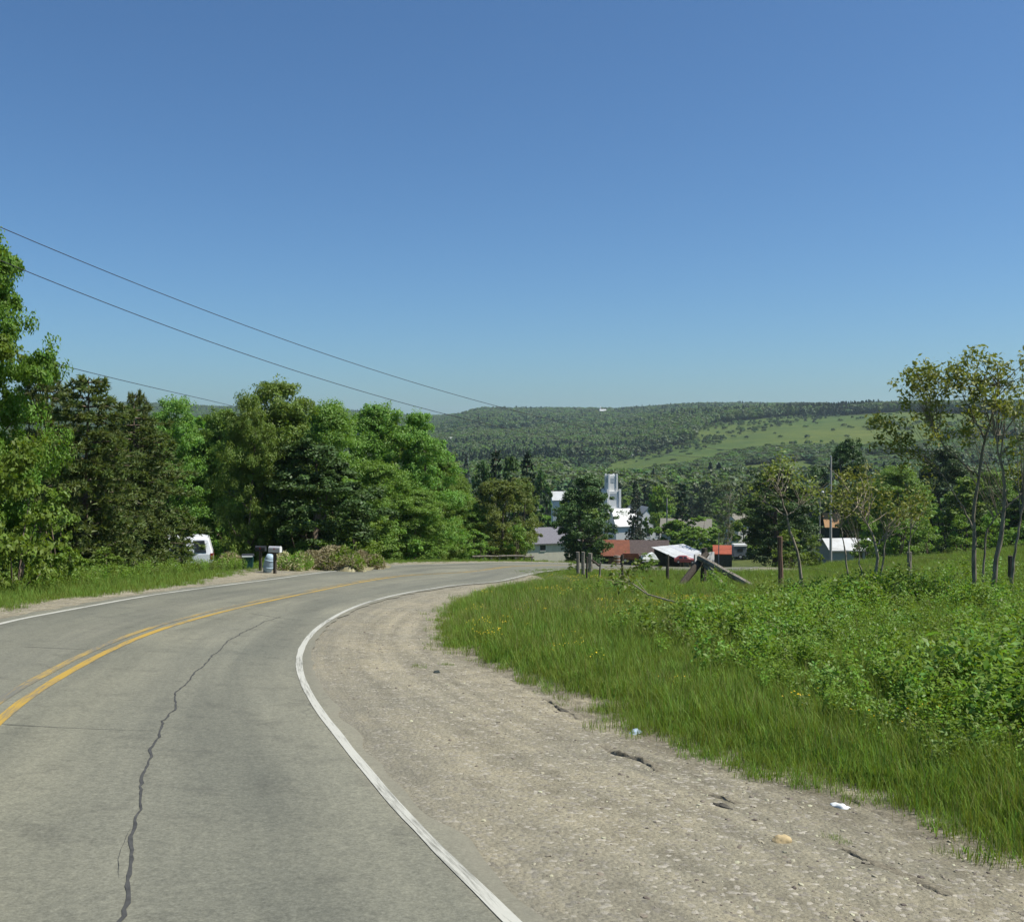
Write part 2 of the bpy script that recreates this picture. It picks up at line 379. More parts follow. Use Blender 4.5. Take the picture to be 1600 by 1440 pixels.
def gz(x, y):
    x = np.atleast_1d(np.asarray(x, float)); y = np.atleast_1d(np.asarray(y, float))
    r = np.hypot(x, y)
    P = plane(x, np.clip(y, -120, None))
    near = (r < 170)
    s = np.full(x.shape, -50.0)
    if near.any(): s[near] = side_dist(LINE_G, x[near], y[near])
    s = np.where(near, s, np.where(x > 10, 60.0, -60.0))
    Ff = -(2.05 + 0.097 * y) + 0.12 * wob(x, y, 5.0)
    wd = 3.2 + 0.42 * np.clip(y, 0, 60)
    z = P + (Ff - P) * sstep(0, 1, (s - 2.5 * sstep(30, 50, y)) / wd) + 0.12 * sstep(0, 0.9, s) * (1 - sstep(25, 42, y))
    if near.any():
        sl = np.zeros(x.shape); sl[near] = side_dist(LINE_LG, x[near], y[near])
        z = z - 0.75 * sstep(0.8, 6, -sl) * sstep(33, 45, y) * (1 - sstep(90, 130, y)) * near      # swale behind the left verge
    yc = 67 + 20 * sstep(9, 30, x)
    q = y - yc
    z = z - 0.055 * np.where(q > 0, np.sqrt(q * q + 64) - 8, 0) * (q > 0)
    z = np.maximum(z, -36) + np.where(z < -28, 0, 0)
    zf = far_table(bearing(x, y), r)
    zf = zf + (r > 900) * 5.0 * wob(x, y, 190.0) * sstep(900, 1500, r)
    w = sstep(260, 420, r) * sstep(-50, 60, y)
    z = z * (1 - w) + zf * w
    zb = np.where(y < 0, 14 * sstep(60, 600, r), 0)
    return z + zb * (1 - w)
def gz1(x, y): return float(gz(x, y)[0])
def at(px, d): return ((px - HX) / F * d, d)
def zpy(py, d): return (HY - py) / F * d

# ground colours: bare kinds of ground, blended by where they lie
FIELDS = [  # (bearing px, range) outlines of the open fields across the valley
    [(1120, 930), (1080, 1020), (1085, 1180), (1120, 1340), (1230, 1385), (1420, 1370), (1560, 1340), (1620, 1200), (1560, 1010), (1400, 930), (1250, 900)],
    [(930, 760), (945, 900), (1000, 1010), (1090, 1080), (1150, 1000), (1150, 900), (1080, 800), (1000, 740)],
    [(862, 1400), (880, 1520), (925, 1560), (918, 1450)],
    [(700, 900), (705, 1000), (770, 1020), (790, 930)],
    [(1150, 660), (1160, 800), (1260, 830), (1300, 700)],
    [(1000, 640), (1010, 700), (1120, 730), (1130, 660)], [(760, 1500), (770, 1640), (850, 1660), (845, 1530)], [(1330, 760), (1340, 860), (1500, 860), (1500, 780)]]
def in_poly(px, r, poly):
    ins = np.zeros(px.shape, bool)
    for (x0, y0), (x1, y1) in zip(poly, poly[1:] + poly[:1]):
        c = ((y0 > r) != (y1 > r)) & (px < (x1 - x0) * (r - y0) / (y1 - y0 + 1e-9) + x0)
        ins ^= c
    return ins
def field_mask(x, y):
    px = bearing(x, y); r = np.hypot(x, y)
    px = px + 12 * wob(x, y, 40); r = r + 25 * wob(y, x, 60)
    m = np.zeros(px.shape, bool)
    for p in FIELDS: m |= in_poly(px, r, p)
    return m & (y > 0)

def build_ground():
    azf = np.linspace(-R(36), R(36), 330); azr = np.linspace(R(36), R(324), 110)[1:-1]
    az = np.concatenate([azf, azr]); na = len(az)
    rr = np.concatenate([[0.0], np.geomspace(0.8, 9000, 290)]); nr = len(rr)
    X = rr[:, None] * np.sin(az)[None]; Y = rr[:, None] * np.cos(az)[None]
    x, y = X.ravel(), Y.ravel()
    z = gz(x, y)
    nr_ = np.hypot(x, y) < 140
    bed = np.zeros(len(x), bool)
    bed[nr_] = (side_dist(LINE_LG, x[nr_], y[nr_]) > -0.5) & (side_dist(LINE_G, x[nr_], y[nr_]) < 0.6)
    z[bed] -= 0.09                                                          # road bed under the sheets
    i, j = np.meshgrid(np.arange(nr - 1), np.arange(na), indexing='ij')
    Q = np.stack([i * na + j, i * na + (j + 1) % na, (i + 1) * na + (j + 1) % na, (i + 1) * na + j], -1).reshape(-1, 4)[:, ::-1]
    r = np.hypot(x, y)
    c = np.zeros((len(x), 4)); c[:, 3] = 1
    c[:, :3] = (0.070, 0.092, 0.030)                                       # rough grass
    fld = (r < 210)
    s = np.where(fld, 0, 0)
    hay = (y > 66) & (y < 118) & (x > -8) & (x < 22); c[hay, :3] = (0.170, 0.175, 0.060)
    c[r > 240, :3] = (0.035, 0.052, 0.020)                                 # woodland floor
    fm = field_mask(x, y)
    tone = 0.5 + 0.5 * wob(x, y, 75.0, 2.0)
    c[fm, 0] = 0.050 + 0.045 * tone[fm]; c[fm, 1] = 0.092 + 0.030 * tone[fm]; c[fm, 2] = 0.028
    m, t, out = new_mat('ground_soil_and_grass')
    a = N(t, 'ShaderNodeAttribute', _attribute_name='tone')
    n1 = noise(t, 0.9, 6, 0.65); n2 = noise(t, 0.035, 5, 0.6)
    cc = mixc(t, 1.0, a.outputs['Color'], ramp(t, n1, [(0.3, (0.6, 0.62, 0.6)), (0.7, (1.35, 1.3, 1.25))]), 'MULTIPLY')
    cc = mixc(t, 1.0, cc, ramp(t, n2, [(0.35, (0.8, 0.86, 0.8)), (0.65, (1.2, 1.12, 1.0))]), 'MULTIPLY')
    bsdf(t, out, cc, 0.95, 0.1, bump=n1, bstr=0.6, bdist=0.1)
    me = big_mesh('ground', np.c_[x, y, z], Q, m, {'tone': ('FLOAT_COLOR', 'POINT', c)}, smooth=True)
    tag(link('ground', me), kind='structure')
build_ground()

# ------------------------------------------------------------------ road, shoulders and paint
def sheet(name, la, lb, off, mat, ncross=2, parent=None, kind='structure', rag=(0, 0), step=0.25):
    """a sheet between two lines; u runs across, v along in metres"""
    n = 420
    def rs(l):
        s = np.r_[0, np.cumsum(np.hypot(*np.diff(l, axis=0).T))]; return l, s
    A, sa = rs(la)
    B = lb
    tA = np.linspace(0, sa[-1], int(sa[-1] / step))
    Pa = np.c_[np.interp(tA, sa, A[:, 0]), np.interp(tA, sa, A[:, 1])]
    if callable(lb): Pb = lb(Pa)
    else:
        sb = np.r_[0, np.cumsum(np.hypot(*np.diff(B, axis=0).T))]
        # pair every point with the nearest one further along the other line
        k = 0; idx = []
        for p in Pa:
            d = (B[k:k + 160, 0] - p[0]) ** 2 + (B[k:k + 160, 1] - p[1]) ** 2
            k = min(k + int(d.argmin()), len(B) - 1); idx.append(k)
        f = np.array(idx, float); ker = np.ones(15) / 15
        f = np.convolve(np.pad(f, 7, 'edge'), ker, 'valid')
        Pb = np.c_[np.interp(f, np.arange(len(B)), B[:, 0]), np.interp(f, np.arange(len(B)), B[:, 1])]
    u = np.linspace(0, 1, ncross)
    P = Pa[:, None] * (1 - u)[None, :, None] + Pb[:, None] * u[None, :, None]
    if rag[0] or rag[1]:
        jit = rng.normal(0, 1, (len(Pa), 2)); ker = np.hanning(11); ker /= np.sqrt((ker ** 2).sum())
        jit = np.stack([np.convolve(jit[:, c], ker, 'same') for c in (0, 1)], 1); d = Pb - Pa; d /= np.linalg.norm(d, axis=1)[:, None] + 1e-9
        P[:, 0] += d * jit[:, :1] * rag[0]; P[:, -1] += d * jit[:, 1:] * rag[1]
    x, y = P[..., 0].ravel(), P[..., 1].ravel()
    z = gz(x, y) + off
    m_ = len(Pa)
    i, j = np.meshgrid(np.arange(m_ - 1), np.arange(ncross - 1), indexing='ij')
    Q = np.stack([i * ncross + j, i * ncross + j + 1, (i + 1) * ncross + j + 1, (i + 1) * ncross + j], -1).reshape(-1, 4)
    me = big_mesh(name, np.c_[x, y, z], Q, mat, {'across': ('FLOAT', 'POINT', np.tile(u, m_)), 'along': ('FLOAT', 'POINT', np.repeat(tA, ncross))}, smooth=True)
    o = link(name, me, parent)
    return tag(o, kind=kind) if kind else o

def offset_line(l, d):
    T = np.gradient(l, axis=0); T /= np.linalg.norm(T, axis=1)[:, None] + 1e-9
    return l + np.c_[T[:, 1], -T[:, 0]] * d     # positive: to the right

def road_material():
    m, t, out = new_mat('worn_asphalt')
    ac = N(t, 'ShaderNodeAttribute', _attribute_name='across'); al = N(t, 'ShaderNodeAttribute', _attribute_name='along')
    fine = noise(t, 42, 5, 0.8); mid = noise(t, 2.2, 5, 0.6); big = noise(t, 0.28, 4, 0.55)
    cb = t.nodes.new('ShaderNodeCombineXYZ'); t.links.new(mth(t, 'MULTIPLY', ac.outputs['Fac'], 9.0), cb.inputs[0]); t.links.new(mth(t, 'MULTIPLY', al.outputs['Fac'], 0.10), cb.inputs[1])
    streak = noise(t, 1.0, 5, 0.6, vec=cb.outputs[0])
    base = ramp(t, fine, [(0.22, (0.095, 0.094, 0.072)), (0.5, (0.163, 0.161, 0.122)), (0.8, (0.250, 0.246, 0.196))])
    agg = noise(t, 16, 4, 0.85)
    base = mixc(t, 1.0, base, ramp(t, agg, [(0.3, (0.80, 0.80, 0.81)), (0.5, (1.03, 1.03, 1.03)), (0.72, (1.28, 1.27, 1.25))]), 'MULTIPLY')
    base = mixc(t, 1.0, base, ramp(t, streak, [(0.3, (0.74, 0.75, 0.76)), (0.7, (1.16, 1.15, 1.12))]), 'MULTIPLY')
    base = mixc(t, 1.0, base, ramp(t, big, [(0.3, (0.88, 0.89, 0.90)), (0.7, (1.08, 1.07, 1.05))]), 'MULTIPLY')
    # darker polished wheel paths and oil line, across the two lanes
    tr = ramp(t, ac.outputs['Fac'], [(0.0, (1, 1, 1)), (0.08, (.86, .87, .88)), (0.16, (.88, .89, .9)), (0.25, (1.03, 1.03, 1.02)), (0.36, (.93, .93, .94)), (0.46, (1.02, 1.02, 1.0)), (0.58, (1.04, 1.03, 1.0)), (0.70, (.99, .99, .99)), (0.82, (.90, .91, .92)), (0.93, (.97, .97, .97)), (1.0, (1, 1, 1))])
    base = mixc(t, 1.0, base, tr, 'MULTIPLY')
    pat = ramp(t, mid, [(0.54, (1.02, 1.02, 1.02)), (0.66, (0.86, 0.86, 0.87))])
    base = mixc(t, 1.0, base, pat, 'MULTIPLY')
    # hair cracks
    vo = t.nodes.new('ShaderNodeTexVoronoi'); vo.feature = 'DISTANCE_TO_EDGE'; vo.inputs['Scale'].default_value = 0.42
    tc = t.nodes.new('ShaderNodeTexCoord'); wn = t.nodes.new('ShaderNodeTexNoise'); wn.inputs['Scale'].default_value = 1.6; wn.inputs['Detail'].default_value = 5
    t.links.new(tc.outputs['Object'], wn.inputs['Vector'])
    vm = t.nodes.new('ShaderNodeVectorMath'); vm.operation = 'MULTIPLY_ADD'; vm.inputs[1].default_value = (0.8, 0.8, 0.8)
    t.links.new(wn.outputs['Color'], vm.inputs[0]); t.links.new(tc.outputs['Object'], vm.inputs[2]); t.links.new(vm.outputs[0], vo.inputs['Vector'])
    ck = mth(t, 'MULTIPLY', ramp(t, vo.outputs['Distance'], [(0.0, (1, 1, 1)), (0.006, (0, 0, 0))]), ramp(t, big, [(0.52, (0, 0, 0)), (0.62, (1, 1, 1))]))
    base = mixc(t, mth(t, 'MULTIPLY', ck, 0.5), base, (0.06, 0.06, 0.05))
    # dust off the shoulder, ground into the outer edge
    base = mixc(t, mth(t, 'MULTIPLY', ramp(t, ac.outputs['Fac'], [(0.955, (0, 0, 0)), (1.0, (1, 1, 1))]), mth(t, 'MULTIPLY', mid, 0.9)), base, (0.225, 0.205, 0.150))
    bsdf(t, out, base, 0.88, 0.25, bump=fine, bstr=0.25, bdist=0.008)
    return m
ASPHALT = road_material()

def paint_material(name, col, wear_lo, wear_hi):
    """paint with chips and scratches through which the asphalt below shows"""
    m, t, out = new_mat(name)
    al = N(t, 'ShaderNodeAttribute', _attribute_name='along'); ac = N(t, 'ShaderNodeAttribute', _attribute_name='across')
    cb = t.nodes.new('ShaderNodeCombineXYZ'); t.links.new(mth(t, 'MULTIPLY', ac.outputs['Fac'], 2.0), cb.inputs[0]); t.links.new(mth(t, 'MULTIPLY', al.outputs['Fac'], 0.9), cb.inputs[1])
    n1 = noise(t, 2.2, 6, 0.72, vec=cb.outputs[0]); n2 = noise(t, 30, 3, 0.6); n3 = noise(t, 0.5, 3, 0.5)
    k = mth(t, 'ADD', mth(t, 'MULTIPLY', n1, 0.65), mth(t, 'MULTIPLY', n3, 0.35))
    f = ramp(t, k, [(wear_lo, (1, 1, 1)), (wear_hi, (0, 0, 0))])
    c = mixc(t, f, (0.145, 0.143, 0.115), mixc(t, n2, tuple(v * 0.82 for v in col), col))
    bsdf(t, out, c, 0.75, 0.3)
    return m
PAINT_W = paint_material('worn_white_paint', (0.46, 0.455, 0.39), 0.50, 0.64)
PAINT_Y = paint_material('worn_yellow_paint', (0.42, 0.275, 0.048), 0.48, 0.62)
PAINT_Y2 = paint_material('patchy_yellow_paint', (0.42, 0.285, 0.06), 0.39, 0.54)

def gravel_material():
    m, t, out = new_mat('gravel_shoulder')
    ac = N(t, 'ShaderNodeAttribute', _attribute_name='across'); al = N(t, 'ShaderNodeAttribute', _attribute_name='along')
    fine = noise(t, 34, 4, 0.75); mid = noise(t, 3.2, 6, 0.65); big = noise(t, 0.5, 4, 0.55)
    cb = t.nodes.new('ShaderNodeCombineXYZ'); t.links.new(mth(t, 'MULTIPLY', ac.outputs['Fac'], 14.0), cb.inputs[0]); t.links.new(mth(t, 'MULTIPLY', al.outputs['Fac'], 0.16), cb.inputs[1])
    rut = noise(t, 1.0, 4, 0.55, vec=cb.outputs[0])
    c = ramp(t, fine, [(0.2, (0.112, 0.100, 0.070)), (0.45, (0.228, 0.210, 0.150)), (0.65, (0.285, 0.264, 0.194)), (0.85, (0.37, 0.35, 0.27))])
    c = mixc(t, 1.0, c, ramp(t, mid, [(0.3, (0.74, 0.73, 0.72)), (0.5, (1, 1, 1)), (0.75, (1.16, 1.13, 1.08))]), 'MULTIPLY')
    c = mixc(t, 1.0, c, ramp(t, rut, [(0.38, (0.86, 0.86, 0.86)), (0.62, (1.16, 1.15, 1.13))]), 'MULTIPLY')
    c = mixc(t, 1.0, c, ramp(t, big, [(0.3, (0.84, 0.85, 0.87)), (0.7, (1.10, 1.07, 1.02))]), 'MULTIPLY')
    vo = t.nodes.new('ShaderNodeTexVoronoi'); vo.inputs['Scale'].default_value = 26
    tc = t.nodes.new('ShaderNodeTexCoord'); t.links.new(tc.outputs['Object'], vo.inputs['Vector'])
    vr = N(t, 'ShaderNodeSeparateColor'); t.links.new(vo.outputs['Color'], vr.inputs[0])
    c = mixc(t, mth(t, 'MULTIPLY', ramp(t, vr.outputs[0], [(0.80, (0, 0, 0)), (0.82, (1, 1, 1))]), 0.6), c, mixc(t, vr.outputs[1], (0.13, 0.115, 0.095), (0.50, 0.46, 0.38)))
    dk = noise(t, 1.1, 5, 0.7, vec=cb.outputs[0])
    edge = mth(t, 'MULTIPLY', ramp(t, ac.outputs['Fac'], [(0.0, (1, 1, 1)), (0.30, (0, 0, 0))]), 0.75)
    c = mixc(t, mth(t, 'MULTIPLY', edge, ramp(t, dk, [(0.35, (0.35, 0.35, 0.35)), (0.6, (1, 1, 1))])), c, mixc(t, fine, (0.105, 0.100, 0.078), (0.235, 0.225, 0.178)))
    rid = ramp(t, ac.outputs['Fac'], [(0.60, (0, 0, 0)), (0.78, (1, 1, 1))])
    c = mixc(t, mth(t, 'MULTIPLY', mth(t, 'MULTIPLY', rid, 0.6), ramp(t, mid, [(0.45, (1, 1, 1)), (0.58, (0, 0, 0))])), c, (0.120, 0.105, 0.070))
    hgt = mth(t, 'ADD', fine, mth(t, 'MULTIPLY', vo.outputs['Distance'], -0.8))
    bsdf(t, out, c, 0.95, 0.15, bump=hgt, bstr=0.7, bdist=0.025)
    return m
GRAVEL = gravel_material()

sheet('gravel_shoulder', offset_line(LINE_W, 0.05), offset_line(LINE_G, 0.9), 0.012, GRAVEL, 10)
sheet('gravel_shoulder', offset_line(LINE_LG, -0.8), offset_line(LINE_L, 0.2), 0.012, GRAVEL, 4)
road = sheet('road', offset_line(LINE_L, -0.35), offset_line(LINE_W, 0.20), 0.030, ASPHALT, 9, rag=(0.05, 0.035), step=0.12)
sheet('edge_line', offset_line(LINE_W, -0.05), lambda P: offset_line(P, 0.095), 0.036, PAINT_W, 2, rag=(0.0022, 0.0022), step=0.1)
sheet('edge_line', offset_line(LINE_L, -0.06), lambda P: offset_line(P, 0.105), 0.036, PAINT_W, 2, rag=(0.0025, 0.0025), step=0.15)
sheet('centre_line', offset_line(LINE_Y, 0.06), lambda P: offset_line(P, 0.115), 0.036, PAINT_Y, 2, rag=(0.0025, 0.0025), step=0.1)
sheet('centre_line', offset_line(LINE_Y, -0.18), lambda P: offset_line(P, 0.115), 0.036, PAINT_Y2, 2, rag=(0.0025, 0.0025), step=0.1)

TAR = m_plain('dark_crack_filler', (0.055, 0.055, 0.05), 0.8, 0.3, var=0.3, scale=12)
def crack(name, pts, w0, w1, jag=0.05, off=0.0345):
    P = np.array(pts); s = np.r_[0, np.cumsum(np.hypot(*np.diff(P, axis=0).T))]
    n = int(s[-1] / 0.09); si = np.linspace(0, s[-1], n)
    Q = np.c_[np.interp(si, s, P[:, 0]), np.interp(si, s, P[:, 1])]
    j = np.cumsum(rng.normal(0, jag * 0.35, n)); j -= np.convolve(np.pad(j, 12, 'edge'), np.ones(25) / 25, 'valid')
    Q = offset_line(Q, 0) + np.c_[np.ones(n), np.zeros(n)] * j[:, None]
    w = np.linspace(w0, w1, n) * (0.6 + 0.8 * rng.random(n)); w[0] = w[-1] = 0.001
    T = np.gradient(Q, axis=0); T /= np.linalg.norm(T, axis=1)[:, None] + 1e-9
    Nn = np.c_[T[:, 1], -T[:, 0]]
    A, B = Q - Nn * w[:, None] / 2, Q + Nn * w[:, None] / 2
    V = np.concatenate([A, B]); z = gz(V[:, 0], V[:, 1]) + off
    i = np.arange(n - 1)
    me = big_mesh(name, np.c_[V, z], np.stack([i, i + n, i + n + 1, i + 1], -1), TAR)
    tag(link(name, me), kind='structure')
ck = on_plane(PX_CRACK)
crack('road_crack', np.concatenate([ck[:1] + (0.03, -0.9), ck]), 0.024, 0.014, 0.03)
crack('road_crack', on_plane([(186, 1380), (190, 1345), (203, 1300)]), 0.003, 0.002, 0.03)
crack('road_crack', on_plane([(0, 1136), (90, 1141), (160, 1144), (235, 1146)]), 0.014, 0.006, 0.03)
crack('road_crack', on_plane([(30, 1013), (120, 1017), (200, 1020)]), 0.018, 0.010, 0.03)
crack('road_crack', on_plane([(390, 960), (440, 968), (480, 972)]), 0.020, 0.010, 0.03)
crack('road_crack', on_plane([(548, 905), (585, 908), (620, 909)]), 0.040, 0.030, 0.04)

# ------------------------------------------------------------------ foliage
def leaf_faces(C, size, up=0.35, aspect=0.55, nrm=None):
    """one folded diamond leaf (4 vertices) at every centre"""
    n = len(C)
    nv = rng.normal(0, 1, (n, 3)); nv[:, 2] += up * 2
    if nrm is not None: nv = nv * 0.7 + nrm * 1.0
    nv /= np.linalg.norm(nv, axis=1)[:, None] + 1e-9
    a = np.cross(nv, rng.normal(0, 1, (n, 3))); a /= np.linalg.norm(a, axis=1)[:, None] + 1e-9
    b = np.cross(nv, a)
    L = (size * (0.6 + 0.8 * rng.random(n)))[:, None] / 2; W = L * aspect
    V = np.stack([C - a * L, C + b * W + nv * W * 0.3, C + a * L, C - b * W + nv * W * 0.3], 1).reshape(-1, 3)
    Q = np.arange(4 * n).reshape(n, 4)
    return V, Q

def crown_mesh(name, mat, H, Rad, n_leaf, leaf, base=0.18, n_clump=34, top_bias=1.0, shape='round', flat=0.75, gaps=0.0, sub=7, clump_r=None):
    """leaves on shells of clumps that are spread unevenly through the crown"""
    cl = []
    lob = rng.uniform(0, 6.28, 3)
    while len(cl) < n_clump:
        t = rng.random() ** top_bias
        if shape == 'round': pr = math.sin(math.pi * (0.12 + 0.86 * t)) ** 0.7
        elif shape == 'egg': pr = (1 - t) ** 0.55 * (0.55 + 0.9 * min(t * 4, 1)) / 1.25
        elif shape == 'vase': pr = 0.35 + 0.75 * t if t < 0.75 else 0.9 * (1 - t) / 0.25 + 0.1
        else: pr = 1 - 0.4 * t
        a = rng.uniform(0, 2 * math.pi)
        pr *= 0.78 + 0.22 * math.sin(2 * a + lob[0]) + 0.13 * math.sin(3 * a + lob[1] + 4 * t)
        q = math.sqrt(rng.uniform(0.12, 1.0))
        cl.append((q * pr * Rad * math.cos(a), q * pr * Rad * math.sin(a), H * (base + (1 - base) * t * 0.96)))
    cl = np.array(cl)
    cr = (clump_r or Rad * 0.30) * rng.uniform(0.6, 1.25, n_clump)
    # smaller sprays sitting on each clump
    K = n_clump * sub
    d = rng.normal(0, 1, (K, 3)); d[:, 2] = np.abs(d[:, 2]) * 0.9 - 0.25; d /= np.linalg.norm(d, axis=1)[:, None]
    ci = np.repeat(np.arange(n_clump), sub)
    sc = cl[ci] + d * (cr[ci] * rng.uniform(0.35, 1.0, K))[:, None] * (1, 1, flat)
    sr = cr[ci] * rng.uniform(0.25, 0.55, K)
    k = rng.integers(0, K, n_leaf)
    e = rng.normal(0, 1, (n_leaf, 3)); e /= np.linalg.norm(e, axis=1)[:, None]
    C = sc[k] + e * (sr[k] * rng.random(n_leaf) ** 0.45)[:, None] * (1, 1, 0.6)
    nrm = d[k] * 0.6 + e * 0.4
    V, Q = leaf_faces(C, np.full(n_leaf, leaf), nrm=nrm)
    rc = rng.random(K) * 0.5
    rnd = np.clip(rng.random(n_leaf) * 0.55 + rc[k] * 0.9, 0, 1)
    return big_mesh(name, V, Q, mat, {'rnd': ('FLOAT', 'FACE', rnd)}), cl

def trunk_mesh(name, cl, H, r0, mat=BARK, n_limb=12, lean=0.0):
    mb = MB()
    top = 0.86 * H
    k = 8
    tz = np.linspace(-0.5, top, k); wx = np.cumsum(rng.normal(0, 0.018 * H, k)) * np.linspace(0, 1, k) + lean * tz; wy = np.cumsum(rng.normal(0, 0.018 * H, k)) * np.linspace(0, 1, k)
    T = np.c_[wx, wy, tz]
    mb.tube(T, np.linspace(r0 * 1.15, r0 * 0.18, k) + np.r_[r0 * 0.35, np.zeros(k - 1)], 7)
    for c in cl[rng.permutation(len(cl))[:n_limb]]:
        z0 = max(0.12 * H, min(c[2] - 0.25 * np.hypot(c[0], c[1]) - 0.05 * H, top * 0.95))
        p0 = np.array([np.interp(z0, tz, wx), np.interp(z0, tz, wy), z0])
        mid = (p0 + c) / 2 + rng.normal(0, 0.03 * H, 3) + (0, 0, -0.02 * H)
        rr_ = r0 * np.interp(z0, [0, H], [0.5, 0.12])
        mb.tube(np.array([p0, mid, c]), [rr_, rr_ * 0.6, rr_ * 0.2], 5)
    return mb.mesh(name, mat, smooth=True)

def conifer_meshes(name, mat, H, Rad, n_whorl, per, tuft, droop=0.25, sparse=0.0, needles=9, nl=0.22, base=0.06, bare_tip=0.0, power=0.85, nw=0.06, trunk_r=None):
    """whorls of boughs that carry needle sprays"""
    mb = MB(); r0 = trunk_r or H * 0.014
    k = 7; tz = np.linspace(-0.4, H, k); wx = np.cumsum(rng.normal(0, 0.006 * H, k))
    mb.tube(np.c_[wx, wx * 0.4, tz], np.linspace(r0, r0 * 0.12, k), 6)
    C = []; D = []
    for w in range(n_whorl):
        t = base + (1 - base) * (w + rng.uniform(-.3, .3)) / n_whorl
        t = min(max(t, base), 0.985)
        rad = Rad * (1 - t) ** power * rng.uniform(0.75, 1.12) + 0.05 * Rad
        n_b = max(3, int(per * (0.55 + 0.45 * (1 - t))))
        a0 = rng.uniform(0, 6.28)
        for b in range(n_b):
            if rng.random() < sparse: continue
            a = a0 + 2 * math.pi * b / n_b + rng.normal(0, 0.2); L = rad * rng.uniform(0.7, 1.15)
            rise = rng.normal(0.10, 0.10)
            s = np.linspace(0, 1, 4)
            px = np.cos(a) * L * s; py = np.sin(a) * L * s; pz = t * H + L * (rise * s - droop * s * s)
            o = np.array([np.interp(t * H, tz, wx), np.interp(t * H, tz, wx * 0.4), 0])
            mb.tube(np.c_[px, py, pz] + o, [r0 * 0.28, r0 * 0.2, r0 * 0.13, r0 * 0.05], 4, cap=False)
            m_ = max(2, int(tuft * L / Rad + 1))
            for q in rng.uniform(0.25, 1.0, m_):
                side = rng.normal(0, 0.22) * L * (1.1 - q)
                C.append((np.cos(a) * L * q - np.sin(a) * side + o[0], np.sin(a) * L * q + np.cos(a) * side + o[1], t * H + L * (rise * q - droop * q * q) + rng.normal(0, 0.03 * Rad)))
                D.append((np.cos(a), np.sin(a), 0.25))
    C = np.array(C); D = np.array(D); n = len(C)
    Cn = np.repeat(C, needles, 0); Dn = np.repeat(D, needles, 0)
    d = rng.normal(0, 0.75, (n * needles, 3)) + Dn * 0.7; d[:, 2] += 0.15; d /= np.linalg.norm(d, axis=1)[:, None]
    b = np.cross(d, rng.normal(0, 1, d.shape)); b /= np.linalg.norm(b, axis=1)[:, None]
    ln = (nl * rng.uniform(0.6, 1.3, len(d)))[:, None]
    p0 = Cn - d * ln * 0.3
    V = np.stack([p0, p0 + d * ln * 0.5 + b * nw, p0 + d * ln, p0 + d * ln * 0.5 - b * nw], 1).reshape(-1, 3)
    Q = np.arange(len(V)).reshape(-1, 4)
    rnd = np.clip(np.repeat(rng.random(n), needles) * 0.7 + rng.random(len(d)) * 0.3, 0, 1)
    return big_mesh(name + '_crown', V, Q, mat, {'rnd': ('FLOAT', 'FACE', rnd)}), mb.mesh(name + '_trunk', BARK, smooth=True)

# prototypes, 10 m tall unless said otherwise: (crown, trunk, radius)
PROTO = {}
def proto(key, mat, rad, n_leaf, leaf, nvar=1, trunk=True, bark=None, r0=0.17, limbs=12, **kw):
    PROTO[key] = []
    for i in range(nvar):
        cm, cl = crown_mesh('crown_' + key, mat, 10.0, rad, n_leaf, leaf, **kw)
        PROTO[key].append((cm, trunk_mesh('trunk_' + key, cl, 10.0, r0, bark or BARK, limbs), rad))
proto('maple', L_MAPLE, 3.8, 90000, 0.15, 1, base=0.03, n_clump=95, shape='round', sub=9, clump_r=1.15)
proto('broad', L_DECID, 4.0, 60000, 0.155, 4, base=0.02, n_clump=100, shape='round', sub=10, clump_r=1.1)
proto('olive', L_OLIVE, 4.0, 20000, 0.22, 2, base=0.05, n_clump=46, shape='round', sub=8, clump_r=1.2)
proto('dark', L_DARK, 4.3, 46000, 0.20, 2, base=0.08, n_clump=75, shape='round', sub=8, clump_r=1.1, r0=0.3)
proto('midbroad', L_DECID, 4.0, 6500, 0.48, 3, base=0.06, n_clump=36, shape='round', sub=6, clump_r=1.2)
proto('middark', L_DARK, 4.2, 6500, 0.48, 2, base=0.06, n_clump=40, shape='round', sub=6, clump_r=1.2)
proto('midgrey', L_GREY, 4.4, 6500, 0.42, 2, base=0.06, n_clump=36, shape='round', sub=6, clump_r=1.2)
proto('bare', L_GREY, 3.2, 1500, 0.26, 1, base=0.30, n_clump=40, shape='vase', sub=5, clump_r=0.9, bark=BARK_PALE, limbs=36, r0=0.14)
# bush prototypes are 3 m tall
def proto_bush(key, mat, rad, n_leaf, leaf, nvar):
    PROTO[key] = []
    for i in range(nvar):
        cm, cl = crown_mesh('foliage_' + key, mat, 3.0, rad, n_leaf, leaf, base=0.02, n_clump=22, shape='round', sub=7, clump_r=0.55)
        mb = MB()
        for c in cl[:9]:
            mb.tube(np.array([(c[0] * .15, c[1] * .15, -0.2), (c[0] * .55, c[1] * .55, c[2] * .55), tuple(c)]), [0.035, 0.025, 0.01], 4)
        PROTO[key].append((cm, mb.mesh('stems_' + key, BARK, True), rad))
proto_bush('bush', L_BUSH, 1.8, 5200, 0.15, 3)
proto_bush('dbush', L_DECID, 1.8, 4200, 0.16, 2)
PROTO['pine'] = [(*conifer_meshes('pine', L_PINE, 10, 3.3, 26, 10, 22, 0.15, 0.05, 14, 0.42, 0.03, nw=0.036, power=0.42), 3.3) for _ in range(3)]
PROTO['spruce'] = [(*conifer_meshes('spruce', L_SPRUCE, 10, 2.3, 34, 11, 9, 0.42, 0.05, 8, 0.38, 0.04, nw=0.055), 2.3) for _ in range(2)]
PROTO['blue'] = [(*conifer_meshes('blue_spruce', L_BLUE, 10, 2.0, 30, 11, 8, 0.25, 0.05, 7, 0.40, 0.04, nw=0.06), 2.0)]
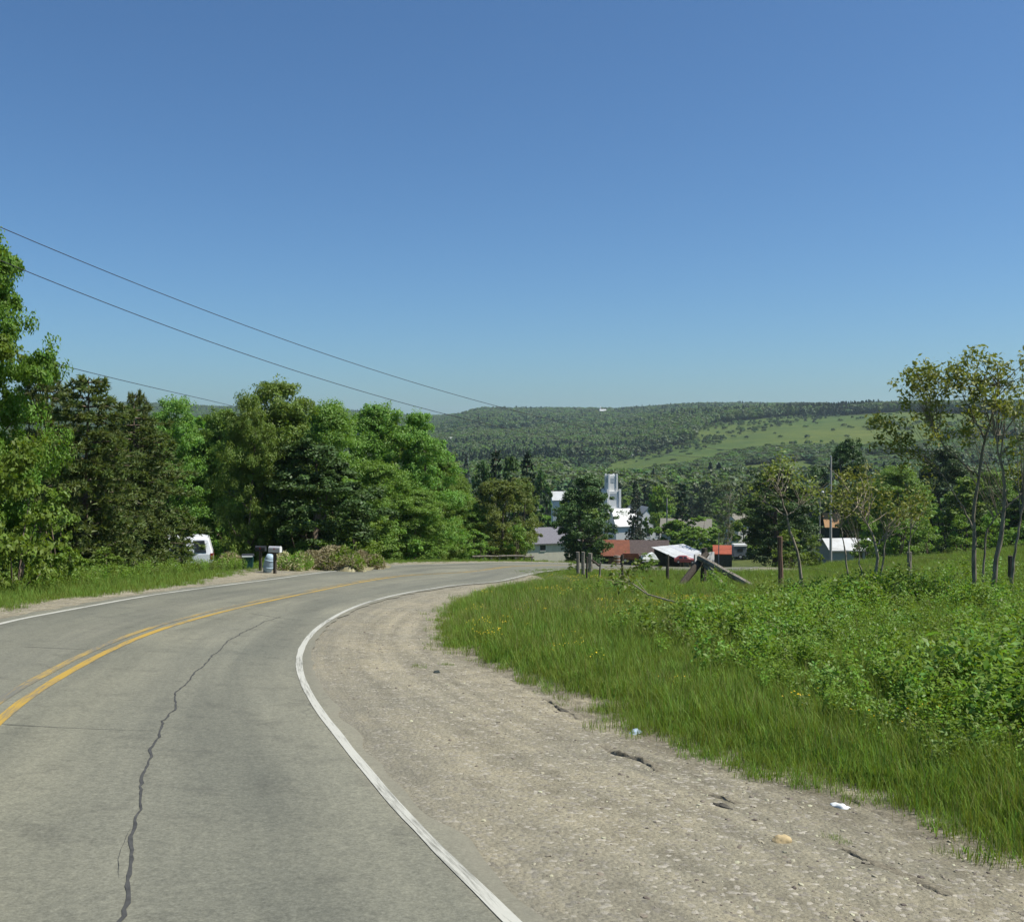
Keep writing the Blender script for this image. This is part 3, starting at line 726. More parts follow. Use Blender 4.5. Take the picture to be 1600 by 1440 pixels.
PROTO['midcon'] = [(*conifer_meshes('mid_conifer', L_FARC, 10, 2.4, 20, 8, 6, 0.3, 0.05, 6, 0.62, 0.04, nw=0.11), 2.4) for _ in range(2)]

vcount = {}
def tree(key, px, d, py_top, half_px, label, group=None, name='tree', cat='tree', var=None, sink=0.0, parts=('crown', 'trunk'), nominal=10.0):
    """plant a tree on the ground under bearing px at distance d, as tall as seen"""
    half_px *= {'broad': 1.25, 'dark': 1.25, 'olive': 1.25, 'midbroad': 1.2, 'middark': 1.2, 'midgrey': 1.2, 'midcon': 1.5, 'blue': 1.2}.get(key, 1.0)
    x, y = at(px, d); z = gz1(x, y) - sink
    H = max(zpy(py_top, d) - z, 0.5); wr = half_px / F * d
    vs_ = PROTO[key]
    if var is None: var = vcount.get(key, 0); vcount[key] = var + 1
    cm, tm, rad = vs_[var % len(vs_)]
    t = thing(name, label, cat, (x, y, z), rng.uniform(0, 6.28), group)
    sx = wr / rad; t.scale = (sx, sx, H / nominal)
    link(parts[0], cm, t); link(parts[1], tm, t)
    return t

# ------------------------------------------------------------------ scatter helper (uncountable cover only)
def source_collection(name, meshes):
    c = bpy.data.collections.new(name)
    for i, me in enumerate(meshes): c.objects.link(bpy.data.objects.new('%s_%02d' % (name, i), me))
    return c
def scatter(name, P, rot, scl, idx, coll, label=None):
    n = len(P)
    me = bpy.data.meshes.new(name); me.vertices.add(n)
    me.vertices.foreach_set('co', np.ascontiguousarray(P, np.float32).ravel())
    a = me.attributes.new('turn', 'FLOAT_VECTOR', 'POINT'); a.data.foreach_set('vector', np.ascontiguousarray(rot, np.float32).ravel())
    scl = np.asarray(scl, float); scl = np.repeat(scl[:, None], 3, 1) if scl.ndim == 1 else scl
    a = me.attributes.new('size', 'FLOAT_VECTOR', 'POINT'); a.data.foreach_set('vector', np.ascontiguousarray(scl, np.float32).ravel())
    a = me.attributes.new('pick', 'INT', 'POINT'); a.data.foreach_set('value', np.ascontiguousarray(idx, np.int32))
    o = link(name, me); tag(o, kind='stuff')
    if label: o['label'] = label
    g = bpy.data.node_groups.new(name, 'GeometryNodeTree')
    g.interface.new_socket('Geometry', in_out='INPUT', socket_type='NodeSocketGeometry')
    g.interface.new_socket('Geometry', in_out='OUTPUT', socket_type='NodeSocketGeometry')
    gi = g.nodes.new('NodeGroupInput'); go = g.nodes.new('NodeGroupOutput')
    ip = g.nodes.new('GeometryNodeInstanceOnPoints'); ci = g.nodes.new('GeometryNodeCollectionInfo')
    ci.inputs['Collection'].default_value = coll; ci.inputs['Separate Children'].default_value = True; ci.inputs['Reset Children'].default_value = True
    ip.inputs['Pick Instance'].default_value = True
    def na(nm, ty):
        q = g.nodes.new('GeometryNodeInputNamedAttribute'); q.data_type = ty; q.inputs['Name'].default_value = nm
        return q.outputs['Attribute']
    er = g.nodes.new('FunctionNodeEulerToRotation'); L = g.links.new
    L(na('turn', 'FLOAT_VECTOR'), er.inputs[0]); L(er.outputs[0], ip.inputs['Rotation'])
    L(na('size', 'FLOAT_VECTOR'), ip.inputs['Scale']); L(na('pick', 'INT'), ip.inputs['Instance Index'])
    L(gi.outputs[0], ip.inputs['Points']); L(ci.outputs[0], ip.inputs['Instance']); L(ip.outputs[0], go.inputs[0])
    md = o.modifiers.new('spread', 'NODES'); md.node_group = g
    return o

# ------------------------------------------------------------------ trees that stand out
LW = 'broadleaf trees in the wood left of the road'
tree('maple', -34, 27.5, 372, 108, 'lower bright green maple tucked under the taller one at the left edge', name='maple_tree')
tree('maple', -128, 23, 300, 172, 'bright green leafy maple at the left edge, taller than everything near it', name='maple_tree')
tree('pine', 132, 34, 588, 112, 'brownish green pine with a bushy top beside the bright maple', name='pine_tree')
tree('pine', 62, 37, 560, 80, 'pine half hidden behind the bright maple, its thin top poking up beside it', name='pine_tree')
tree('pine', 210, 40, 634, 104, 'brownish pine whose low boughs hang over the white van', name='pine_tree')
tree('pine', 216, 43, 612, 50, 'slim pine with a narrow pointed tip behind the brownish pines', name='pine_tree')
tree('bush', 20, 25, 715, 90, 'yellow green bush under the bright maple by the left verge', name='bush', cat='bush', parts=('foliage', 'stems'), nominal=3)
tree('bush', 95, 27.5, 770, 70, 'rounded light green bush in front of the brownish pines', name='bush', cat='bush', parts=('foliage', 'stems'), nominal=3)
tree('bush', 168, 31, 862, 42, 'low bush at the foot of the pine next to the white van', name='bush', cat='bush', parts=('foliage', 'stems'), nominal=3)
tree('bush', -40, 23.5, 800, 60, 'low light green bush at the far left edge of the verge', name='bush', cat='bush', parts=('foliage', 'stems'), nominal=3)
tree('broad', 272, 70, 624, 62, 'leafy tree with a rounded top just right of the slim pointed pine', LW)
tree('broad', 312, 73, 690, 56, 'shorter leafy tree rising right behind the white van', LW)
tree('broad', 354, 72, 640, 52, 'leafy tree standing above the teal bin, second right of the pines', LW)
tree('broad', 432, 57, 598, 80, 'tallest leafy tree of the left wood, its feathery top above the ridge', LW)
tree('broad', 386, 54, 618, 46, 'leafy tree leaning against the left side of the tallest one', LW)
tree('broad', 515, 62, 634, 70, 'broad leafy tree right of the tallest tree in the left wood', LW)
tree('broad', 582, 66, 632, 62, 'leafy tree between the broad one and the rounded end of the wood', LW)
tree('broad', 655, 67, 646, 58, 'rounded light green tree at the right end of the left wood', LW)
tree('dark', 488, 55, 690, 95, 'darker round headed tree in front of the wood behind the brush pile', LW)
tree('broad', 416, 60, 735, 54, 'low branching tree overhanging the mailbox', LW)
tree('broad', 590, 62, 725, 62, 'leafy tree at the wood edge right behind the end of the brush pile', LW)
tree('broad', 648, 64, 765, 56, 'bright leafy small tree near the road at the end of the wood', LW)
tree('bush', 560, 58, 800, 52, 'leafy bush close behind the right end of the brush pile', name='bush', cat='bush', parts=('foliage', 'stems'), nominal=3)
tree('bush', 624, 62, 812, 48, 'light green bush at the road edge right of the brush pile', name='bush', cat='bush', parts=('foliage', 'stems'), nominal=3)
tree('dbush', 470, 54, 812, 58, 'dark leafy bush behind the middle of the brush pile', name='bush', cat='bush', parts=('foliage', 'stems'), nominal=3)
tree('dbush', 352, 67, 822, 30, 'dark leafy bush between the white van and the teal bin', name='bush', cat='bush', parts=('foliage', 'stems'), nominal=3)
tree('broad', 688, 76, 706, 44, 'leafy tree left of the pale blue spruce', LW)
tree('broad', 728, 80, 778, 36, 'small yellow green tree right above the half hidden white roof', LW)
tree('olive', 782, 80, 750, 50, 'olive green willow like tree behind the log rail', name='willow_tree')
tree('olive', 818, 88, 748, 28, 'olive tree between the log rail and the grey roofed house', name='willow_tree')
tree('dbush', 745, 74, 826, 34, 'dark bush at the left end of the log rail', name='bush', cat='bush', parts=('foliage', 'stems'), nominal=3)
tree('dbush', 806, 77, 822, 32, 'dark bush behind the right end of the log rail', name='bush', cat='bush', parts=('foliage', 'stems'), nominal=3)
for px, d, pt, w, lab in ((716, 90, 745, 34, 'leafy tree behind the half hidden white roof'), (760, 98, 752, 34, 'leafy tree behind the left side of the olive willow'),
                          (806, 104, 748, 30, 'leafy tree between the two olive trees')):
    tree('olive' if px > 740 else 'broad', px, d, pt, w, lab)
# second row that closes the wood
for px, d, pt, where in ((240, 74, 668, 'behind the slim pointed pine'), (300, 76, 655, 'behind the van, left of the tallest tree'), (345, 78, 650, 'behind the trees above the teal bin'),
                         (400, 74, 648, 'left behind the tallest tree'), (455, 78, 640, 'right behind the tallest tree'), (505, 80, 650, 'behind the broad leafy tree'), (548, 84, 645, 'behind the gap right of the broad leafy tree'),
                         (600, 88, 652, 'behind the last trees but one of the wood'), (630, 92, 664, 'left behind the rounded end tree'), (668, 94, 690, 'right behind the rounded end tree'),
                         (150, 58, 690, 'deep behind the bushy topped pine'), (60, 52, 700, 'deep behind the thin topped pine'), (0, 50, 690, 'deep behind the bright maples'), (700, 96, 742, 'left of the pale blue spruce')):
    tree('midbroad', px, d, pt, 48, 'shaded second row tree ' + where, 'second row of the left wood')
tree('blue', 731, 110, 703, 15, 'pale blue spruce with a pointed top above the olive trees', name='spruce_tree')
tree('midcon', 772, 150, 700, 24, 'dark conifer right of the pale blue spruce', name='conifer_tree')
tree('midcon', 824, 156, 702, 25, 'dark conifer left of the white flat roof in the valley', name='conifer_tree')
for px, d, pt, w, lab in ((750, 152, 722, 22, 'dark leafy tree between the pale blue spruce and the dark conifers'), (798, 158, 716, 24, 'dark leafy tree filling the gap between the two dark conifers'), (848, 165, 738, 20, 'dark leafy tree right of the two dark conifers')):
    tree('middark', px, d, pt, w, lab, 'trees between the dark conifers')
tree('dark', 913, 124, 744, 51, 'large dark green maple in front of the white church', var=0, name='maple_tree')
tree('spruce', 992, 150, 750, 25, 'dark grey green spruce with drooping boughs right of the church tower', name='spruce_tree')
tree('bare', 1134, 128, 752, 34, 'thin leaved grey tree with bare branches behind the orange red roof')
tree('dark', 1212, 108, 726, 62, 'broad dark tree behind the tall leaning fence post', var=1)
tree('dark', 1322, 150, 690, 46, 'tall dark tree behind the silvery utility pole')
tree('midcon', 1068, 190, 752, 20, 'dark conifer above the chimney of the taupe roofed house', name='conifer_tree')
tree('broad', 1402, 122, 728, 58, 'rounded mid green tree behind the white metal roof')
tree('dark', 1474, 150, 700, 48, 'dark tree right of the rounded mid green tree at the field edge')
tree('broad', 1548, 132, 738, 50, 'leafy tree behind the multi stemmed sapling')
tree('dark', 1604, 120, 735, 46, 'dark leafy tree at the right edge behind the field')
tree('midgrey', 1660, 125, 720, 55, 'greyish tree beyond the right edge of the field')
for i, (px, d, pt, w, lab) in enumerate((
        (1356, 104, 806, 30, 'green bush right of the white metal roof'), (1405, 102, 812, 34, 'green bush on the field edge left of the dark gap'),
        (1452, 104, 815, 26, 'low bush on the field edge under the dark tree'), (1500, 102, 806, 34, 'light bush on the field edge behind the paired stems'),
        (1550, 104, 800, 34, 'tall bush on the field edge near its right end'), (1604, 100, 806, 38, 'wide bush on the field edge at the right end'),
        (1236, 84, 828, 38, 'yellow green bush in front of the broad dark tree'), (1275, 92, 838, 22, 'low bush left of the white metal roof'))):
    tree('bush', px, d, pt, w, lab, name='bush', cat='bush', parts=('foliage', 'stems'), nominal=3)
tree('bush', 1008, 50, 868, 26, 'bush grown up around the fence in the grass', name='bush', cat='bush', parts=('foliage', 'stems'), nominal=3)
tree('bush', 897, 56, 882, 12, 'small bush at the grass point where the road drops away', name='bush', cat='bush', parts=('foliage', 'stems'), nominal=3)
for px, d, pt, w, lab in ((1055, 170, 812, 30, 'leafy tree in front of the taupe roofed house'), (1100, 165, 805, 30, 'leafy tree right of the taupe roofed house'),
                          (1030, 215, 760, 26, 'leafy tree right of the drooping spruce'), (1085, 150, 822, 24, 'low leafy tree behind the white lean to roof'),
                          (1160, 150, 790, 26, 'leafy tree between the bare tree and the broad dark tree'), (880, 205, 783, 17, 'leafy tree just below the bright white roof'),
                          (1350, 132, 752, 36, 'leafy tree right of the silvery pole'), (1440, 128, 765, 38, 'low leafy tree left of the dark field edge tree'),
                          (1510, 126, 748, 40, 'leafy tree between the dark tree and the tallest sapling'), (1580, 138, 752, 40, 'leafy tree behind the right stems of the tallest sapling'),
                          (1640, 118, 770, 40, 'leafy tree cut off by the right edge'), (1250, 150, 760, 30, 'leafy tree right of the broad dark tree')):
    tree('midbroad', px, d, pt, w, lab)

# ------------------------------------------------------------------ woods on the valley floor: 150 trees one by one
KEEP = [(925, 985, 330), (855, 900, 330), (825, 880, 160), (935, 1040, 150), (1015, 1150, 125), (1040, 1110, 205), (1270, 1375, 150), (1000, 1030, 330), (1140, 1170, 140), (1295, 1301, 105)]
valley = []
tries = 0
while len(valley) < 150 and tries < 9000:
    tries += 1
    d = 165 + 300 * rng.random() ** 0.8; px = rng.uniform(640, 1606)
    if any(a < px < b and d < dm + 6 for a, b, dm in KEEP): continue
    x, y = at(px, d)
    if any((x - a) ** 2 + (y - b) ** 2 < 52 for a, b in valley): continue
    valley.append((x, y))
    k = ('midbroad', 'midgrey', 'midbroad', 'midgrey', 'middark', 'midcon')[rng.choice(6, p=[.27, .25, .16, .12, .13, .07])]
    z = gz1(x, y); H = rng.uniform(9, 14.5); Wd = rng.uniform(3.8, 6.0) * (0.62 if k == 'midcon' else 1)
    kind_, grp = {'midbroad': ('green round headed tree', 'green trees on the valley floor'), 'midgrey': ('soft grey green tree', 'grey green trees on the valley floor'),
                  'middark': ('dark green leafy tree', 'dark trees on the valley floor'), 'midcon': ('dark pointed conifer', 'conifers on the valley floor')}[k]
    place = ('beyond the end of the left wood' if px < 745 else 'beyond the dark conifers' if px < 850 else 'beyond the dark green maple' if px < 935 else 'beside the white church' if px < 1025
             else 'beyond the taupe roofed house' if px < 1115 else 'beyond the orange red roof' if px < 1190 else 'beyond the broad dark tree' if px < 1275 else 'beyond the silvery pole' if px < 1350
             else 'beyond the forked sapling' if px < 1440 else 'beyond the dark field edge tree' if px < 1510 else 'beyond the tallest sapling')
    row = 'in the nearest row ' if d < 225 else 'in the second row ' if d < 290 else 'in the middle rows ' if d < 360 else 'far back '
    lab = ('small ' if H < 10.6 else 'tall ' if H > 13.2 else '') + kind_ + ' ' + row + place
    zt = z + H
    if HY - zt / d * F < 700: H = (HY - 700) * d / F - z
    cm, tm, rad = PROTO[k][rng.integers(len(PROTO[k]))]
    t = thing('conifer_tree' if k == 'midcon' else 'tree', lab, 'tree', (x, y, z - 0.3), rng.uniform(0, 6.28), grp)
    t.scale = (Wd / rad, Wd / rad, H / 10); link('crown', cm, t); link('trunk', tm, t)

# ------------------------------------------------------------------ far woods that read as one mass
def far_crown(name, mat, n, leaf, con=False):
    if con:
        t = rng.random(n) ** 1.3; a = rng.uniform(0, 6.28, n); q = (1 - t) * 0.36 * np.sqrt(rng.uniform(0.4, 1, n))
        C = np.c_[q * np.cos(a), q * np.sin(a), 0.08 + 0.92 * t]
        nrm = np.c_[np.cos(a), np.sin(a), np.full(n, 0.5)]
    else:
        cl = rng.normal(0, 1, (13, 3)); cl /= np.linalg.norm(cl, axis=1)[:, None]; cl[:, 2] = np.abs(cl[:, 2]); cl = cl * (0.34, 0.34, 0.38) + (0, 0, 0.45)
        k = rng.integers(0, 13, n); e = rng.normal(0, 1, (n, 3)); e /= np.linalg.norm(e, axis=1)[:, None]
        C = cl[k] + e * 0.19 * rng.random((n, 1)) ** 0.3; C[:, 2] = np.clip(C[:, 2], 0.03, 1.0)
        nrm = (C - (0, 0, 0.45)) * 2 + e * 0.5
    V, Q = leaf_faces(C, np.full(n, leaf), nrm=nrm, aspect=0.8)
    return big_mesh(name, V, Q, mat, {'rnd': ('FLOAT', 'FACE', rng.random(n))})
far_src = source_collection('far_crown', [far_crown('far_crown', L_FARL, 420, 0.15), far_crown('far_crown', L_FARL, 420, 0.15), far_crown('far_crown', L_GREY, 420, 0.15),
                                          far_crown('far_crown', L_FARD, 420, 0.15), far_crown('far_crown', L_FARD, 420, 0.15), far_crown('far_crown', L_FARC, 300, 0.14, True)])
def far_woods():
    n = 150000
    r = np.sqrt(rng.uniform(430 ** 2, 1500 ** 2, n)); sel = rng.random(n) < 0.62
    r2 = np.sqrt(rng.uniform(1500 ** 2, 3500 ** 2, n))
    r = np.where(sel, r, r2)
    px = rng.uniform(-60, 1720, n)
    a = np.arctan((px - HX) / F); x = r * np.sin(a); y = r * np.cos(a)
    fm = field_mask(x, y)
    bush = fm & (rng.random(n) < 0.08 * (wob(x, y, 55.0, 1.0) > 0.1) + 0.006)
    # hedge lines and scrub drawn across the open fields
    keep = ~fm | bush
    x, y, r, bush = x[keep], y[keep], r[keep], bush[keep]
    patch = wob(x, y, 120.0, 0.4) + 0.7 * wob(x, y, 34.0, 2.2) + rng.normal(0, 0.45, len(x))
    idx = np.where(patch > 0.95, 5, np.where(patch > 0.25, rng.integers(3, 5, len(x)), rng.integers(0, 3, len(x))))
    H = rng.uniform(8.5, 15, len(x)) * np.where(bush, 0.33, 1) * np.where((r > 560) & (r < 960) & (x > .05 * r), .45, 1) * np.where(idx == 5, 1.15, 1); W = (7 + 10 * rng.random(len(x)) ** 1.6) * np.where(bush, 0.5, 1) * np.where(r > 1500, 1.35, 1)
    z = gz(x, y) - 0.4
    scatter('far_woods', np.c_[x, y, z], np.c_[np.zeros((len(x), 2)), rng.uniform(0, 6.28, len(x))], np.c_[W, W, H], idx, far_src, 'distant woods covering the valley sides and ridges')
far_woods()

# ------------------------------------------------------------------ buildings
def gable(name, label, cat, px, d, rotz, Lx, Wy, wall_h, rise, wall_m, roof_m, over=0.35, base_drop=2.0, wins=(), door=None, group=None, z=None, chimney=None, thick=0.12, roof_label=None):
    """gabled building: ridge along local x; walls run down into the slope"""
    x, y = at(px, d); z = gz1(x, y) if z is None else z
    t = thing(name, label, cat, (x, y, z), rotz, group)
    a, b = Lx / 2, Wy / 2; h = wall_h; rg = wall_h + rise
    mb = MB()
    mb.add([(-a, -b, -base_drop), (a, -b, -base_drop), (a, b, -base_drop), (-a, b, -base_drop), (-a, -b, h), (a, -b, h), (a, b, h), (-a, b, h), (-a, 0, rg), (a, 0, rg)],
           [(0, 1, 5, 4), (2, 3, 7, 6), (1, 2, 6, 9, 5), (3, 0, 4, 8, 7), (0, 3, 2, 1)])
    mb.build('wall', wall_m, t)
    sl = math.hypot(b, rise); ux, uz = b / sl, rise / sl
    for s in (-1, 1):
        r_ = MB(); e = b + over * ux; ez = h - over * uz
        nx, nz = uz * thick, ux * thick
        A = [(0, rg + 0.02), (s * e, ez + 0.02)]
        V = []
        for X in (-a - over, a + over):
            V += [(X, A[0][0], A[0][1]), (X, A[1][0], A[1][1]), (X, A[1][0] + s * nx * 0, A[1][1] + thick), (X, A[0][0], A[0][1] + thick * 1.0)]
        r_.add(V, [(0, 1, 2, 3), (7, 6, 5, 4), (0, 4, 5, 1), (1, 5, 6, 2), (2, 6, 7, 3), (3, 7, 4, 0)])
        ro = r_.build('roof', roof_m, t)
    for face, u, zc, w_, hh in wins:
        fr = MB(); gl = MB()
        def put(m, uu0, uu1, z0, z1, o0, o1):
            if face == 'front': m.box((uu0, -b - o1, z0), (uu1, -b - o0, z1))
            elif face == 'back': m.box((uu0, b + o0, z0), (uu1, b + o1, z1))
            elif face == 'left': m.box((-a - o1, uu0, z0), (-a - o0, uu1, z1))
            else: m.box((a + o0, uu0, z0), (a + o1, uu1, z1))
        f = 0.07
        put(fr, u - w_ / 2 - f, u - w_ / 2, zc - hh / 2 - f, zc + hh / 2 + f, 0.002, 0.06); put(fr, u + w_ / 2, u + w_ / 2 + f, zc - hh / 2 - f, zc + hh / 2 + f, 0.002, 0.06)
        put(fr, u - w_ / 2, u + w_ / 2, zc + hh / 2, zc + hh / 2 + f, 0.002, 0.06); put(fr, u - w_ / 2, u + w_ / 2, zc - hh / 2 - f, zc - hh / 2, 0.002, 0.09)
        put(gl, u - w_ / 2, u + w_ / 2, zc - hh / 2, zc + hh / 2, 0.004, 0.03)
        wn = gl.build('window', GLASS, t); fr.build('frame', WHITE_PAINT, wn)
    if door:
        face, u, w_, hh, dm = door
        dmb = MB()
        if face == 'front': dmb.box((u - w_ / 2, -b - 0.05, 0), (u + w_ / 2, -b - 0.003, hh))
        else: dmb.box((a + 0.003, u - w_ / 2, 0), (a + 0.05, u + w_ / 2, hh))
        dmb.build('door', dm, t)
    if chimney:
        u, v, hh = chimney
        c = MB(); zt = rg - abs(v) / b * rise
        c.box((u - 0.3, v - 0.3, zt - 0.6), (u + 0.3, v + 0.3, zt + hh)); c.box((u - 0.38, v - 0.38, zt + hh), (u + 0.38, v + 0.38, zt + hh + 0.12))
        c.build('chimney', BRICK_M, t)
    return t

def zb(py, d): return zpy(py, d)

# grey roofed house with the cream wall
gable('house', 'low house with a grey shingle roof and a cream wall behind the field strip', 'house', 855, 150, R(16), 8.5, 5.6, 1.7, 1.9, CREAM, GREY_ROOF, z=zb(862, 150),
      wins=[('front', -1.6, 1.0, 0.9, 0.8)], chimney=None)
# long shed, half rusty roof, half dark
def long_shed():
    d = 130; x, y = at(990, d); z = zb(884, d)
    t = thing('shed', 'long low dark shed, half its roof rusty red and half dark brown', 'shed', (x, y, z), R(-4))
    L2, b, h, rise = 4.3, 2.3, 1.75, 1.55
    MB().add([(-L2, -b, -1.5), (L2, -b, -1.5), (L2, b, -1.5), (-L2, b, -1.5), (-L2, -b, h), (L2, -b, h), (L2, b, h), (-L2, b, h), (-L2, 0, h + rise), (L2, 0, h + rise)],
             [(0, 1, 5, 4), (2, 3, 7, 6), (1, 2, 6, 9, 5), (3, 0, 4, 8, 7), (0, 3, 2, 1)]).build('wall', DARK_WALL, t)
    for x0, x1, m, lab in ((-L2 - 0.3, -0.55, RUST_ROOF, 'rusty red roof half'), (-0.545, L2 + 0.3, BROWN_ROOF, 'dark brown roof half')):
        r_ = MB()
        for s in (-1, 1):
            V = []
            for X in (x0, x1): V += [(X, 0, h + rise + .02), (X, s * (b + .35), h - .22), (X, s * (b + .35), h - .12), (X, 0, h + rise + .12)]
            r_.add(V, [(0, 1, 2, 3), (7, 6, 5, 4), (0, 4, 5, 1), (1, 5, 6, 2), (2, 6, 7, 3), (3, 7, 4, 0)])
        o = r_.build('roof', m, t); o['label'] = lab
    MB().box((-3.4, -b - 0.05, -0.2), (-2.3, -b - 0.004, 1.35)).build('door', RUST_WOOD, t)
    for u in (-1.2, 0.6, 2.2):
        w_ = MB().box((u - .35, -b - .04, .55), (u + .35, -b - .004, 1.25)).build('window', GLASS, t)
        MB().box((u - .42, -b - .06, .47), (u + .42, -b - .003, .545)).build('sill', OLD_WOOD, w_)
long_shed()
# open lean-to with the pale sheet roof
def lean_to():
    d = 126; x, y = at(1066, d); z = zb(880, d)
    t = thing('lean_to', 'open lean to shed with a pale metal single slope roof and grey end wall', 'shed', (x, y, z), R(36))
    L2, b, hf, hb = 2.7, 2.3, 0.9, 1.9
    def zr(Y): return hf + (hb - hf) * (Y + b) / (2 * b)
    w_ = L2 * 2 / 6
    for i in range(6):                                            # roof sheets, lapped
        x0 = -L2 - 0.2 + i * (2 * L2 + 0.4) / 6; x1 = x0 + (2 * L2 + 0.4) / 6 - 0.02; o = 0.012 * (i % 2)
        V = [(x0, -b - .3, zr(-b - .3) + o), (x1, -b - .3, zr(-b - .3) + o), (x1, b + .3, zr(b + .3) + o), (x0, b + .3, zr(b + .3) + o)]
        V += [(p[0], p[1], p[2] + 0.06) for p in V]
        MB().add(V, [(0, 3, 2, 1), (4, 5, 6, 7), (0, 1, 5, 4), (1, 2, 6, 5), (2, 3, 7, 6), (3, 0, 4, 7)]).build('roof_panel', WHITE_ROOF if i not in (3,) else GALV, t)
    MB().add([(L2 - .1, -b, -1), (L2 - .1, b, -1), (L2 - .1, b, zr(b) - .03), (L2 - .1, -b, zr(-b) - .03), (L2, -b, -1), (L2, b, -1), (L2, b, zr(b) - .03), (L2, -b, zr(-b) - .03)],
             [(0, 1, 2, 3), (7, 6, 5, 4), (0, 4, 5, 1), (1, 5, 6, 2), (2, 6, 7, 3), (3, 7, 4, 0)]).build('end_wall', GREY_WALL, t)
    MB().box((-L2, b - .1, -1), (L2 - .11, b, zr(b) - .06)).build('back_wall', DARK_WALL, t)
    for X in (-L2 + .1, -L2 * .35, L2 * .35, L2 - .2): MB().box((X - .06, -b + .02, -1), (X + .06, -b + .14, zr(-b) - .01)).build('post', DARK_WOOD, t)
lean_to()
gable('shed', 'little shed with a bright orange red metal roof', 'shed', 1129, 122, R(-8), 2.1, 2.2, 0.95, 0.85, DARK_WALL, ORANGE_ROOF, 0.15, z=zb(876, 122))
gable('house', 'house with a taupe hipped roof and a brick chimney among the trees', 'house', 1072, 205, R(-12), 9.5, 7, 2.6, 2.3, GREY_WALL, TAUPE_ROOF, 0.5, z=zb(848, 205), wins=[('front', -2.5, 1.5, 1, 1.1), ('front', 1.5, 1.5, 1, 1.1)], chimney=(-1.0, 0.4, 0.9))
gable('shed', 'dark shed with a tan roof slope showing around the silvery pole', 'shed', 1297, 148, R(-6), 2.0, 3.6, 1.9, 1.9, DARK_WALL, TAN, 0.15, z=zb(842, 148), base_drop=3)
gable('shed', 'low building with a white metal roof behind the field crest', 'shed', 1322, 110, R(5), 5.0, 3.6, 0.9, 1.0, GREY_WALL, WHITE_ROOF, 0.25, z=zb(869, 110), door=('front', 0.6, 0.9, 0.85, DARK_WOOD))
gable('house', 'pale house glimpsed between the bare tree and the broad dark tree', 'house', 1156, 160, R(20), 3.2, 4.0, 2.4, 1.2, WHITE_PAINT, TAUPE_ROOF, 0.3, z=zb(838, 160), wins=[('front', -.6, 1.3, .8, .9)])
gable('shed', 'white roofed shed half hidden by a yellow green tree', 'shed', 709, 96, R(38), 2.6, 2.4, 1.15, 0.75, GREY_WALL, WHITE_ROOF, 0.2, z=zb(868, 96))

